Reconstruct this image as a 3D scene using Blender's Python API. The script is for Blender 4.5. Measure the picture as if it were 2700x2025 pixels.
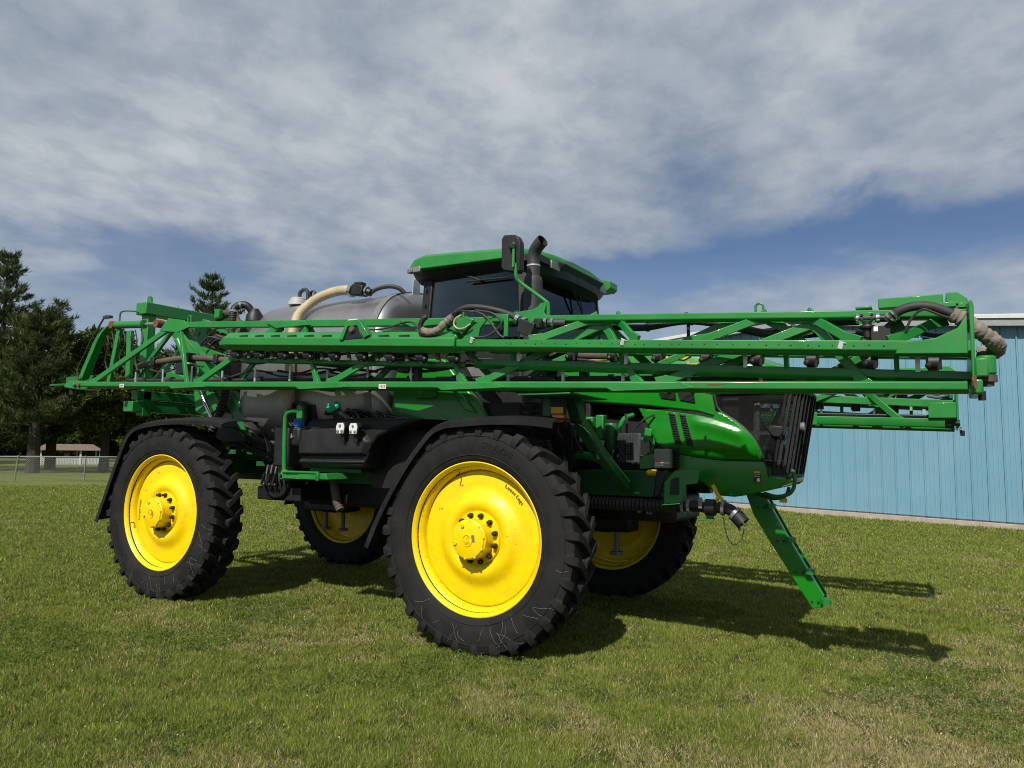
import bpy, bmesh, math, random
import numpy as np
from mathutils import Vector, Matrix
for o_ in list(bpy.data.objects): bpy.data.objects.remove(o_)
S = bpy.context.scene
COL = S.collection
R = math.radians
# ------------------------------------------------------------------ camera, world, sun, exposure
cam = bpy.data.objects.new('camera', bpy.data.cameras.new('camera')); COL.objects.link(cam)
cam.data.sensor_width = 36; cam.data.lens = 25.746; cam.data.clip_start = .05; cam.data.clip_end = 3000
cr, cu, cf = Vector((.86797, .49647, .01191)), Vector((.03382, -.08302, .99597)), Vector((-.49546, .86407, .08885))
cam.matrix_world = Matrix(((cr.x, cu.x, -cf.x, 3.4843), (cr.y, cu.y, -cf.y, -7.1371), (cr.z, cu.z, -cf.z, 1.7655), (0, 0, 0, 1)))
S.camera = cam
SUN = Vector((.135, -1, 1.0)).normalized()
sl = bpy.data.lights.new('sun', 'SUN'); so = bpy.data.objects.new('sun', sl); COL.objects.link(so)
sl.energy = 5.0; sl.angle = R(.55); sl.color = (1, .95, .87)
so.rotation_euler = SUN.to_track_quat('Z', 'Y').to_euler(); so.location = (10, -30, 30)
S.view_settings.view_transform = 'Standard'; S.view_settings.look = 'None'
S.cycles.filter_width = 1.05
S.view_settings.exposure = .04; S.view_settings.gamma = 1; S.view_settings.use_curve_mapping = False

class NT:
    """tiny node-tree helper"""
    def __init__(s, tree): s.t = tree; s.n = tree.nodes; s.l = tree.links
    def new(s, typ, ins=None, **kw):
        n = s.n.new(typ)
        for k, v in kw.items(): setattr(n, k, v)
        for k, v in (ins or {}).items():
            if hasattr(v, 'is_output'): s.l.new(v, n.inputs[k])
            else: n.inputs[k].default_value = v
        return n
    def math(s, op, a, b=None, c=None, clamp=False):
        n = s.n.new('ShaderNodeMath'); n.operation = op; n.use_clamp = clamp
        for i, v in enumerate((a, b, c)):
            if v is None: continue
            if hasattr(v, 'is_output'): s.l.new(v, n.inputs[i])
            else: n.inputs[i].default_value = v
        return n.outputs[0]
    def mix(s, fac, a, b, typ='MIX'):
        n = s.n.new('ShaderNodeMix'); n.data_type = 'RGBA'; n.blend_type = typ
        for i, v in ((0, fac), (6, a), (7, b)):
            if hasattr(v, 'is_output'): s.l.new(v, n.inputs[i])
            elif i == 0: n.inputs[0].default_value = v
            else: n.inputs[i].default_value = (*v[:3], 1)
        return n.outputs[2]
    def ramp(s, fac, stops, interp='LINEAR'):
        n = s.n.new('ShaderNodeValToRGB'); n.color_ramp.interpolation = interp
        e = n.color_ramp.elements
        while len(e) < len(stops): e.new(1)
        for i, (p, c) in enumerate(stops):
            e[i].position = p; e[i].color = (c, c, c, 1) if not isinstance(c, tuple) else (*c, 1)
        s.l.new(fac, n.inputs[0]); return n.outputs[0]
    def noise(s, vec, scale, detail=4, rough=.55, dist=0, dims='3D'):
        n = s.n.new('ShaderNodeTexNoise'); n.noise_dimensions = dims
        n.inputs['Scale'].default_value = scale; n.inputs['Detail'].default_value = detail
        n.inputs['Roughness'].default_value = rough; n.inputs['Distortion'].default_value = dist
        if vec is not None: s.l.new(vec, n.inputs['Vector'])
        return n.outputs[0]

W = bpy.data.worlds.new('World'); S.world = W; W.use_nodes = True
w = NT(W.node_tree)
bg = w.n['Background']
sky = w.new('ShaderNodeTexSky', sky_type='NISHITA', sun_disc=False)
sky.sun_elevation = math.asin(SUN.z); sky.sun_rotation = math.atan2(SUN.x, SUN.y); sky.altitude = 200; sky.air_density = 1.0; sky.dust_density = .6; sky.ozone_density = 2.2
tc = w.new('ShaderNodeTexCoord').outputs['Generated']
sep = w.new('ShaderNodeSeparateXYZ', {0: tc})
zc = w.math('MAXIMUM', sep.outputs[2], 0.0)
den = w.math('ADD', zc, .16)
px = w.math('DIVIDE', sep.outputs[0], den); py = w.math('DIVIDE', sep.outputs[1], den)
pv = w.new('ShaderNodeCombineXYZ', {0: px, 1: py}).outputs[0]
# one cloud deck seen in perspective (cloud-plane coordinates px,py) with an opening beyond its edge and a second bank behind
rot = w.new('ShaderNodeMapping', {'Vector': pv, 'Rotation': (0, 0, .35), 'Scale': (1, .85, 1)}).outputs[0]
nbig = w.noise(rot, 1.1, 4, .5, .2)
nmid = w.noise(rot, 2.4, 7, .56, .25)
nfin = w.noise(rot, 8.0, 7, .58, .15)
wob = w.math('MULTIPLY_ADD', nmid, .8, -.40)
edge = w.math('ADD', w.math('MULTIPLY_ADD', px, .05, py), wob)
g1 = w.ramp(w.math('MULTIPLY', edge, .1), [(.196, 0.), (.217, 1.)], 'EASE')
g2 = w.ramp(w.math('MULTIPLY', edge, .1), [(.232, 1.), (.272, 0.)], 'EASE')
g3 = w.ramp(w.math('MULTIPLY_ADD', w.math('ADD', px, wob), .1, .5), [(.27, .05), (.43, 1.)], 'EASE')
gap = w.math('MULTIPLY', w.math('MULTIPLY', g1, g2), g3)
hole = w.new('ShaderNodeVectorMath', {0: pv, 1: (-2.13, 1.44, 0)}, operation='DISTANCE').outputs['Value']
gap = w.math('MAXIMUM', gap, w.math('MULTIPLY', w.ramp(w.math('ADD', hole, wob), [(.16, 1.), (.50, 0.)], 'EASE'), .75))
dens = w.math('ADD', w.math('MULTIPLY', nbig, .6), w.math('MULTIPLY', nmid, .4))
cov = w.ramp(dens, [(.34, .35), (.47, 1.)], 'EASE')
thin = w.ramp(zc, [(.08, .42), (.32, 1.)])
cov = w.math('MULTIPLY', w.math('MULTIPLY', cov, thin), w.math('SUBTRACT', 1, w.math('MULTIPLY', gap, .95)), clamp=True)
cov = w.math('MULTIPLY', cov, w.ramp(nfin, [(.3, .80), (.58, 1.)]), clamp=True)
tone = w.ramp(w.math('ADD', w.math('MULTIPLY', nbig, .42), w.math('ADD', w.math('MULTIPLY', nmid, .38), w.math('MULTIPLY', nfin, .20))), [(.35, (.26, .315, .385)), (.5, (.37, .42, .48)), (.66, (.56, .59, .625))])
skys = w.mix(1.0, sky.outputs[0], (.050, .056, .066), 'MULTIPLY')
hz = w.ramp(zc, [(0., .75), (.26, .0)])
skyc = w.mix(hz, skys, (.36, .44, .56))
fin = w.mix(cov, skyc, tone)
w.l.new(fin, bg.inputs[0]); bg.inputs[1].default_value = 1.0

# ------------------------------------------------------------------ materials
def mat(name, col, rough=.5, metal=0, coat=0, var=.12, vscale=6, dirt=None, dirt_amt=.3, dscale=2.5, bump=0, bscale=60, spec=.5, chips=None):
    m = bpy.data.materials.new(name); m.use_nodes = True; t = NT(m.node_tree)
    b = t.n['Principled BSDF']; co = t.new('ShaderNodeTexCoord').outputs['Object']
    n1 = t.noise(co, vscale, 5, .6)
    lo = tuple(c * (1 - var) for c in col); hi = tuple(min(1, c * (1 + var)) for c in col)
    c = t.mix(t.ramp(n1, [(.3, 0.), (.7, 1.)]), lo, hi)
    rr = t.math('MULTIPLY_ADD', n1, .2, rough - .1)
    if dirt:
        n2 = t.noise(co, dscale, 8, .68, .4)
        f = t.math('MULTIPLY', t.ramp(n2, [(.45, 0.), (.72, 1.)]), dirt_amt)
        c = t.mix(f, c, dirt); rr = t.math('MULTIPLY_ADD', f, .4, rr)
    if chips:
        k = t.math('MULTIPLY', t.ramp(t.noise(co, 38, 3, .6), [(.66, 0.), (.69, 1.)]), t.ramp(t.noise(co, 4, 2, .5), [(.5, 0.), (.62, 1.)]))
        c = t.mix(k, c, chips)
    t.l.new(c, b.inputs['Base Color']); t.l.new(rr, b.inputs['Roughness'])
    b.inputs['Metallic'].default_value = metal; b.inputs['Coat Weight'].default_value = coat; b.inputs['Coat Roughness'].default_value = .08
    b.inputs['Specular IOR Level'].default_value = spec
    if bump:
        bn = t.new('ShaderNodeBump', {'Height': t.noise(co, bscale, 4, .6), 'Strength': bump, 'Distance': .004})
        t.l.new(bn.outputs[0], b.inputs['Normal'])
    return m
M = {}
M['green'] = mat('green_paint', (.011, .190, .029), .40, coat=.2, var=.14, vscale=3, dirt=(.10, .13, .05), dirt_amt=.22, dscale=3.5, bump=.03, bscale=200, chips=(.10, .07, .04))
M['hood'] = mat('hood_green_paint', (.004, .185, .006), .30, coat=.35, var=.05, vscale=2, dirt=(.06, .11, .04), dirt_amt=.15, dscale=3)
M['yellow'] = mat('yellow_paint', (.84, .60, .001), .42, coat=.12, var=.04, dirt=(.24, .16, .03), dirt_amt=.22, dscale=7, spec=.35, chips=(.05, .04, .02))
M['rubber'] = mat('tyre_rubber', (.0095, .0095, .0092), .75, var=.35, dirt=(.036, .032, .026), dirt_amt=.4, dscale=5, bump=.15, bscale=90, spec=.3)
M['plastic'] = mat('black_moulded_plastic', (.009, .010, .0105), .52, var=.2, dirt=(.05, .05, .045), dirt_amt=.2, dscale=4, bump=.12, bscale=300, spec=.4)
M['black'] = mat('black_metal', (.008, .008, .009), .5, var=.2, dirt=(.03, .027, .02), dirt_amt=.3)
M['steel'] = mat('stainless_tank_steel', (.34, .34, .345), .38, metal=.85, var=.06, vscale=2, dirt=(.25, .24, .22), dirt_amt=.25, dscale=1.4)
M['stack'] = mat('exhaust_metal', (.030, .031, .033), .6, var=.2)
M['chrome'] = mat('chrome', (.7, .7, .7), .15, metal=1, var=.05)
M['galv'] = mat('galvanised_clip', (.5, .52, .53), .4, metal=.6, var=.1)
M['alum'] = mat('cast_aluminium', (.55, .55, .54), .5, metal=.4, var=.15, dirt=(.1, .09, .07), dirt_amt=.3, dscale=8)
M['hose'] = mat('black_hose', (.02, .02, .021), .6, var=.2, dirt=(.09, .08, .065), dirt_amt=.3, dscale=6, bump=.2, bscale=150)
M['hosebrown'] = mat('dusty_brown_hose', (.085, .065, .045), .7, var=.25, dirt=(.04, .035, .03), dirt_amt=.5, dscale=9)
M['beige'] = mat('beige_ribbed_hose', (.43, .35, .22), .55, var=.1, dirt=(.25, .2, .13), dirt_amt=.3, dscale=9)
M['canvas'] = mat('grey_canvas_sleeve', (.20, .18, .15), .9, var=.25, vscale=18, dirt=(.1, .09, .07), dirt_amt=.5, dscale=12, bump=.6, bscale=40)
M['amber'] = mat('amber_lens', (.75, .16, .015), .2, coat=.5)
M['reflect'] = mat('yellow_reflector', (.7, .42, .0), .35)
M['lampw'] = mat('lamp_lens', (.62, .64, .63), .2, coat=.6)
M['white'] = mat('white_label', (.72, .72, .70), .5, dirt=(.3, .3, .28), dirt_amt=.2)
M['red'] = mat('red_label', (.45, .05, .03), .5)
M['rust'] = mat('worn_primer', (.14, .05, .025), .8, var=.4, vscale=20)
M['blue'] = mat('blue_cap', (.02, .16, .62), .35)
M['gcap'] = mat('green_cap', (.03, .42, .22), .4)
M['dkgreen'] = mat('engine_green', (.015, .12, .03), .45, var=.2, dirt=(.05, .05, .03), dirt_amt=.4, dscale=6)
M['ink'] = mat('marker_ink', (.03, .025, .02), .6); M['marker'] = mat('faded_marker', (.16, .11, .02), .7)
M['chalk'] = mat('dried_streak', (.19, .18, .16), .9, var=.3, vscale=20)
M['seat'] = mat('seat_cloth', (.03, .03, .032), .9)
M['alloyrad'] = mat('radiator_core', (.03, .03, .032), .6, var=.3, vscale=60)
M['grateg'] = mat('grey_machined', (.22, .22, .215), .45, metal=.4)
def glassmat(name, tint, refl=.9, opac=0.0):
    m = bpy.data.materials.new(name); m.use_nodes = True; t = NT(m.node_tree); o = t.n['Material Output']; t.n.remove(t.n['Principled BSDF'])
    tr = t.new('ShaderNodeBsdfTransparent', {'Color': (*tint, 1)}); gl = t.new('ShaderNodeBsdfGlossy', {'Color': (refl, refl, refl, 1), 'Roughness': .02})
    fr = t.new('ShaderNodeFresnel', {'IOR': 1.5})
    a = t.new('ShaderNodeMixShader', {0: fr.outputs[0], 1: tr.outputs[0], 2: gl.outputs[0]})
    t.l.new(a.outputs[0], o.inputs[0]); return m
M['glass'] = glassmat('tinted_cab_glass', (.55, .70, .72))
def screenmat():
    m = bpy.data.materials.new('perforated_screen'); m.use_nodes = True; t = NT(m.node_tree); o = t.n['Material Output']; b = t.n['Principled BSDF']
    b.inputs['Base Color'].default_value = (.006, .006, .007, 1); b.inputs['Roughness'].default_value = .5; b.inputs['Specular IOR Level'].default_value = .2
    tr = t.new('ShaderNodeBsdfTransparent'); co = t.new('ShaderNodeTexCoord').outputs['Object']
    v = t.new('ShaderNodeTexVoronoi', {'Vector': co, 'Scale': 260.})
    f = t.ramp(v.outputs['Distance'], [(.45, 1.), (.51, 0.)])
    a = t.new('ShaderNodeMixShader', {0: t.math('MULTIPLY', f, .9), 1: b.outputs[0], 2: tr.outputs[0]})
    t.l.new(a.outputs[0], o.inputs[0]); return m
M['screen'] = screenmat()

# ------------------------------------------------------------------ mesh builder
def basis(d, up=(0, 0, 1)):
    d = Vector(d).normalized(); up = Vector(up)
    if abs(d.dot(up)) > .98: up = Vector((1, 0, 0)) if abs(d.x) < .9 else Vector((0, 1, 0))
    s = d.cross(up).normalized(); u = s.cross(d).normalized(); return d, s, u
class MB:
    def __init__(s): s.v = []; s.f = []; s.g = []
    def pieces(s):
        out = []; e = s.g + [(len(s.v), len(s.f))]
        for (v0, f0), (v1, f1) in zip(e, e[1:]):
            m = MB(); m.add(s.v[v0:v1], [tuple(i - v0 for i in f) for f in s.f[f0:f1]]); out.append(m)
        return out
    def add(s, vs, fs):
        k = len(s.v); s.g.append((k, len(s.f))); s.v += [tuple(p) for p in vs]; s.f += [tuple(i + k for i in f) for f in fs]; return s
    def box(s, c, sz, rot=None):
        c = Vector(c); h = [x / 2 for x in sz]; vs = []
        for x in (-1, 1):
            for y in (-1, 1):
                for z in (-1, 1):
                    p = Vector((x * h[0], y * h[1], z * h[2]))
                    if rot is not None: p = rot @ p
                    vs.append(c + p)
        return s.add(vs, [(0, 1, 3, 2), (4, 6, 7, 5), (0, 4, 5, 1), (2, 3, 7, 6), (0, 2, 6, 4), (1, 5, 7, 3)])
    def b2(s, x0, x1, y0, y1, z0, z1): return s.box(((x0 + x1) / 2, (y0 + y1) / 2, (z0 + z1) / 2), (x1 - x0, y1 - y0, z1 - z0))
    def beam(s, a, b, w_, h, up=(0, 0, 1)):
        a, b = Vector(a), Vector(b); d, sd, u = basis(b - a, up)
        pr = [(-w_ / 2, -h / 2), (w_ / 2, -h / 2), (w_ / 2, h / 2), (-w_ / 2, h / 2)]
        vs = [p + sd * x + u * z for p in (a, b) for x, z in pr]
        return s.add(vs, [(0, 1, 2, 3), (7, 6, 5, 4), (0, 4, 5, 1), (1, 5, 6, 2), (2, 6, 7, 3), (3, 7, 4, 0)])
    def extr(s, a, b, prof):            # (y, z) profile swept from a to b
        a, b = Vector(a), Vector(b); n = len(prof)
        vs = [p + Vector((0, y, z)) for p in (a, b) for y, z in prof]
        return s.add(vs, [tuple(range(n)), tuple(range(2 * n - 1, n - 1, -1))] + [(i, i + n, (i + 1) % n + n, (i + 1) % n) for i in range(n)])
    def prism(s, poly, y0, y1):         # (x, z) outline extruded along y
        n = len(poly)
        vs = [(x, y0, z) for x, z in poly] + [(x, y1, z) for x, z in poly]
        return s.add(vs, [tuple(range(n)), tuple(range(2 * n - 1, n - 1, -1))] + [(i, i + n, (i + 1) % n + n, (i + 1) % n) for i in range(n)])
    def prismx(s, poly, x0, x1):        # (y, z) outline extruded along x
        n = len(poly)
        vs = [(x0, y, z) for y, z in poly] + [(x1, y, z) for y, z in poly]
        return s.add(vs, [tuple(range(n)), tuple(range(2 * n - 1, n - 1, -1))] + [(i, i + n, (i + 1) % n + n, (i + 1) % n) for i in range(n)])
    def loft(s, rings, closed=True, caps=True):
        n = len(rings[0]); vs = [p for r_ in rings for p in r_]; fs = []
        for i in range(len(rings) - 1):
            for j in range(n if closed else n - 1):
                k = (j + 1) % n; fs.append((i * n + j, (i + 1) * n + j, (i + 1) * n + k, i * n + k))
        if caps and closed: fs += [tuple(range(n)), tuple(range(len(vs) - 1, len(vs) - n - 1, -1))]
        return s.add(vs, fs)
    def tube(s, pts, r_, n=8, caps=True):
        pts = [Vector(p) for p in pts]; rings = []; up = None
        for i, p in enumerate(pts):
            d = (pts[min(i + 1, len(pts) - 1)] - pts[max(i - 1, 0)]).normalized()
            if up is None: _, sd, up = basis(d)
            else:
                sd = d.cross(up)
                if sd.length < 1e-4: _, sd, up = basis(d)
                sd.normalize(); up = sd.cross(d).normalized()
            rr = r_[i] if isinstance(r_, (list, tuple)) else r_
            rings.append([p + sd * (rr * math.cos(2 * math.pi * k / n)) + up * (rr * math.sin(2 * math.pi * k / n)) for k in range(n)])
        return s.loft(rings, True, caps)
    def lathe(s, prof, c=(0, 0, 0), n=48, ax='y', close=False):
        rings = []
        for r_, t in prof:
            ring = []
            for k in range(n):
                a = 2 * math.pi * k / n; x, z = r_ * math.cos(a), r_ * math.sin(a)
                ring.append({'y': (c[0] + x, c[1] + t, c[2] + z), 'x': (c[0] + t, c[1] + x, c[2] + z), 'z': (c[0] + x, c[1] + z, c[2] + t)}[ax])
            rings.append(ring)
        if close: rings.append(rings[0])
        return s.loft(rings, True, not close)
    def cyl(s, a, b, r_, n=12): return s.tube([a, b], r_, n)
    def ball(s, c, r_, n=10, m=6, sc=(1, 1, 1)):
        pr = [(max(r_ * math.sin(math.pi * i / m), 1e-4), -r_ * math.cos(math.pi * i / m)) for i in range(m + 1)]
        k = len(s.v); s.lathe(pr, (0, 0, 0), n, 'z')
        for i in range(k, len(s.v)): p = s.v[i]; s.v[i] = (c[0] + p[0] * sc[0], c[1] + p[1] * sc[1], c[2] + p[2] * sc[2])
        return s
    def mirror(s, y=True):
        k = len(s.v); s.v += [(p[0], -p[1], p[2]) for p in s.v]; s.f += [tuple(i + k for i in reversed(f)) for f in list(s.f)]; return s
    def mesh(s, name, m, smooth=35):
        me = bpy.data.meshes.new(name); me.from_pydata(s.v, [], s.f)
        bm = bmesh.new(); bm.from_mesh(me); bmesh.ops.recalc_face_normals(bm, faces=bm.faces); bm.to_mesh(me); bm.free()
        if m is not None: me.materials.append(m if not isinstance(m, str) else M[m])
        if smooth:
            me.polygons.foreach_set('use_smooth', [True] * len(me.polygons)); me.set_sharp_from_angle(angle=R(smooth))
        me.update(); return me
    def build(s, name, m, parent=None, smooth=35, bevel=0, seg=2):
        return link(name, s.mesh(name, m, smooth), parent, bevel, seg)
def link(name, me, parent=None, bevel=0, seg=2):
    o = bpy.data.objects.new(name, me); COL.objects.link(o)
    if parent is not None:
        o.parent = parent; o.matrix_parent_inverse = Matrix.Translation(-Vector(parent.get('org', (0, 0, 0))))
    if bevel:
        md = o.modifiers.new('bevel', 'BEVEL'); md.width = bevel; md.segments = seg; md.limit_method = 'ANGLE'; md.angle_limit = R(40); md.use_clamp_overlap = True
    return o
def tag(o, label=None, cat=None, group=None, kind=None):
    for k, v in (('label', label), ('category', cat), ('group', group), ('kind', kind)):
        if v: o[k] = v
    return o
def thing(name, loc, label, cat, group=None):
    o = bpy.data.objects.new(name, None); COL.objects.link(o); o.location = loc; o['org'] = tuple(loc); o.empty_display_size = .3
    return tag(o, label, cat, group)
def copy_tree(o, parent=None):
    c = o.copy(); COL.objects.link(c); c.parent = parent
    for ch in list(o.children): copy_tree(ch, c)
    return c
def smooth_path(pts, k=6):
    pts = [Vector(p) for p in pts]; out = []
    P = [pts[0] * 2 - pts[1]] + pts + [pts[-1] * 2 - pts[-2]]
    for i in range(1, len(P) - 2):
        for j in range(k):
            t = j / k; a, b, c, d = P[i - 1:i + 3]
            out.append(.5 * ((2 * b) + (c - a) * t + (2 * a - 5 * b + 4 * c - d) * t * t + (3 * b - a - 3 * c + d) * t ** 3))
    return out + [pts[-1]]
def text_mesh(txt, size, depth=0.0):
    cu_ = bpy.data.curves.new('txt', 'FONT'); cu_.body = txt; cu_.size = size; cu_.extrude = depth; cu_.resolution_u = 2; cu_.align_x = 'LEFT'
    ob = bpy.data.objects.new('txt', cu_); COL.objects.link(ob)
    dg = bpy.context.evaluated_depsgraph_get(); dg.update()
    me = ob.evaluated_get(dg).to_mesh()
    vs = [v.co.copy() for v in me.vertices]; fs = [tuple(p.vertices) for p in me.polygons]
    ob.evaluated_get(dg).to_mesh_clear(); bpy.data.objects.remove(ob); bpy.data.curves.remove(cu_)
    return vs, fs
rng = random.Random(7)
# ------------------------------------------------------------------ ground
def ground_mat():
    m = bpy.data.materials.new('lawn_ground'); m.use_nodes = True; t = NT(m.node_tree); b = t.n['Principled BSDF']
    co = t.new('ShaderNodeNewGeometry').outputs['Position']
    mow = t.new('ShaderNodeMapping', {'Vector': co, 'Rotation': (0, 0, R(35)), 'Scale': (.05, .9, 1)}).outputs[0]
    n1 = t.noise(co, .35, 6, .6); n2 = t.noise(co, 3.5, 6, .7); n3 = t.noise(mow, .9, 4, .6); n4 = t.noise(co, 40, 3, .7)
    c = t.mix(t.ramp(n2, [(.3, 0.), (.7, 1.)]), (.100, .128, .028), (.155, .178, .046))
    c = t.mix(t.math('MULTIPLY', t.ramp(n3, [(.42, 0.), (.64, 1.)]), .7), c, (.20, .215, .068))
    c = t.mix(t.math('MULTIPLY', t.ramp(n1, [(.5, 0.), (.7, 1.)]), .35), c, (.17, .155, .07))
    c = t.mix(t.ramp(n4, [(.3, .55), (.6, 0.)]), c, (.03, .045, .012))
    # thatch and soil, darkened for the shade between the modelled blades; beyond their reach the sheet itself is the lawn
    dd = t.new('ShaderNodeVectorMath', {0: co, 1: (3.48, -7.14, 0)}, operation='DISTANCE').outputs['Value']
    lod = t.ramp(t.math('MULTIPLY', dd, .02), [(.36, 0.), (.70, 1.)])
    c = t.mix(lod, t.mix(t.ramp(n2, [(.35, 0.), (.7, 1.)]), (.045, .055, .016), (.085, .080, .034)), c)
    t.l.new(c, b.inputs['Base Color']); b.inputs['Roughness'].default_value = .95; b.inputs['Specular IOR Level'].default_value = .1
    bn = t.new('ShaderNodeBump', {'Height': t.math('ADD', n2, n4), 'Strength': .5, 'Distance': .05}); t.l.new(bn.outputs[0], b.inputs['Normal'])
    return m
M['ground'] = ground_mat()
g = MB(); G = 1500; g.add([(-G, -G, 0), (G, -G, 0), (G, G, 0), (-G, G, 0)], [(0, 1, 2, 3)])
tag(g.build('ground', 'ground', smooth=0), kind='structure')

# ------------------------------------------------------------------ blue steel shed
M['panel'] = mat('pale_blue_steel_sheet', (.155, .315, .410), .42, var=.05, vscale=.6, dirt=(.25, .35, .40), dirt_amt=.3, dscale=.8)
M['trimw'] = mat('white_fascia_metal', (.62, .63, .62), .45, var=.05)
M['trimg'] = mat('grey_trim_metal', (.30, .315, .32), .45, var=.08)
M['trimd'] = mat('dark_base_trim', (.07, .075, .08), .6)
M['conc'] = mat('concrete', (.40, .35, .28), .9, var=.15, vscale=5, dirt=(.2, .17, .13), dirt_amt=.4, dscale=4, bump=.4, bscale=40)
M['roofw'] = mat('white_roof_sheet', (.6, .61, .61), .5, var=.06)
ang = math.atan2(-.362, .932)
shed = bpy.data.objects.new('steel_shed', None); COL.objects.link(shed)
shed.location = (-1.782, 16.609, 0); shed.rotation_euler = (0, 0, ang)
tag(shed, 'pale blue ribbed steel shed with white roof edge and concrete base behind the machine', 'building')
def stop(s_): return 5.76 - .033 * (1.6 - s_) if s_ < 1.6 else 5.76 - .122 * (s_ - 1.6)
PW = .36; S0, S1 = -5.0, 13.0; k = 0
smin = S0
while smin < S1 - .01:
    a, b = smin, min(smin + PW, S1); L = b - a
    mbp = MB(); off = rng.uniform(-.003, .003)
    # section of one sheet (local x, outward -y): raised seam rib at the left edge, two low stiffening ribs
    sec = [(0.0, -.012), (.008, -.055), (.034, -.055), (.042, -.012), (.125, -.012), (.132, -.019), (.142, -.019), (.149, -.012), (.235, -.012), (.242, -.019), (.252, -.019), (.259, -.012), (L - .003, -.012)]
    lo = [(a + x, y + off, .19) for x, y in sec]; hi = [(a + x, y + off, stop(a + x) - .16) for x, y in sec]
    hb = [(a + x, .02, stop(a + x) - .16) for x, y in sec]
    mbp.loft([lo, hi, hb], closed=False, caps=False)
    o = mbp.build('wall_sheet', 'panel', shed, smooth=0); k += 1
    smin = b
mb = MB()
for s0, s1 in ((S0 - .05, 1.6), (1.6, S1 + .3)):
    z0, z1 = stop(s0), stop(s1)
    mb.add([(s0, -.30, z0 - .02), (s1, -.30, z1 - .02), (s1, -.30, z1 + .065), (s0, -.30, z0 + .065), (s0, .0, z0 - .02), (s1, .0, z1 - .02), (s1, .0, z1 + .065), (s0, .0, z0 + .065)],
           [(0, 1, 2, 3), (7, 6, 5, 4), (0, 4, 5, 1), (3, 2, 6, 7), (0, 3, 7, 4), (1, 5, 6, 2)])
mb.build('fascia', 'trimw', shed, smooth=0)
mb = MB()
for s0, s1 in ((S0 - .03, 1.6), (1.6, S1)):
    z0, z1 = stop(s0), stop(s1)
    mb.add([(s0, -.26, z0 - .20), (s1, -.26, z1 - .20), (s1, -.26, z1 - .022), (s0, -.26, z0 - .022), (s0, .0, z0 - .20), (s1, .0, z1 - .20), (s1, .0, z1 - .022), (s0, .0, z0 - .022)],
           [(0, 1, 2, 3), (7, 6, 5, 4), (0, 4, 5, 1), (3, 2, 6, 7), (0, 3, 7, 4), (1, 5, 6, 2)])
mb.build('soffit_trim', 'trimg', shed, smooth=0)
mb = MB()
for s0, s1 in ((S0 - .1, 1.6), (1.6, S1 + .3)):
    z0, z1 = stop(s0) + .055, stop(s1) + .055
    mb.add([(s0, -.28, z0), (s1, -.28, z1), (s1, 30, z1), (s0, 30, z0), (s0, -.28, z0 + .03), (s1, -.28, z1 + .03), (s1, 30, z1 + .03), (s0, 30, z0 + .03)],
           [(3, 2, 1, 0), (4, 5, 6, 7), (0, 1, 5, 4), (2, 3, 7, 6), (0, 4, 7, 3), (1, 2, 6, 5)])
mb.build('roof', 'roofw', shed, smooth=0)
MB().b2(S0, S1, -.03, .1, .15, .19).build('base_trim', 'trimd', shed, smooth=0)
MB().b2(S0 - .02, S1 + .02, -.10, .3, -.2, .15).build('foundation', 'conc', shed, smooth=0, bevel=.008)
MB().b2(S0 + .05, S0 + .15, .02, 30, .1, 5.4).b2(S0 + .15, S1 - .1, .03, .1, .1, 4.2).b2(S1 - .2, S1 - .1, .03, 30, .1, 4.2).build('side_wall', 'panel', shed, smooth=0)

# ------------------------------------------------------------------ chain-link fence
M['fence'] = mat('galvanised_fence', (.20, .22, .19), .5, metal=.3, var=.15)
FP, FD = Vector((-33.69, 11.19, 0)), Vector((.66, .751, 0)).normalized()
fence = thing('chain_link_fence', FP, 'low grey chain-link fence crossing the lawn in front of the trees', 'fence')
FT = 1.18; st = 2.86; posts = list(range(-3, 9))
for i in posts:
    b = FP + FD * (i * st); tl = Vector((rng.uniform(-.03, .05), rng.uniform(-.02, .03), 0)) + (Vector((.12, .05, 0)) if i == 0 else Vector())
    MB().tube([b - Vector((0, 0, .1)), b + Vector((0, 0, FT)) + tl], .032, 8).ball(b + Vector((0, 0, FT + .01)) + tl, .036, 8, 4).build('post', 'fence', fence)
a, b = FP + FD * (posts[0] * st), FP + FD * (posts[-1] * st)
pts = [a.lerp(b, i / 40) + Vector((0, 0, FT - .02 + .006 * math.sin(i * 1.7))) for i in range(41)]
MB().tube(pts, .024, 8).build('top_rail', 'fence', fence)
mb = MB(); L = (b - a).length; sp = .075; nrm = Vector((-FD.y, FD.x, 0)) * .004
n = int(L / sp)
for i in range(n):
    for sg in (-1, 1):
        p0 = a + FD * (i * sp); p1 = p0 + FD * (sg * (FT - .06) * .75)
        if (p1 - a).dot(FD) < 0 or (p1 - a).dot(FD) > L: continue
        p0 = p0 + Vector((0, 0, .03)) + nrm * sg; p1 = p1 + Vector((0, 0, FT - .03)) + nrm * sg
        d = (p1 - p0).normalized(); u = d.cross(nrm).normalized() * .0035
        mb.add([p0 - u, p0 + u, p1 + u, p1 - u], [(0, 1, 2, 3)])
tag(mb.build('wire_mesh', 'fence', fence, smooth=0), kind='stuff')

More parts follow.
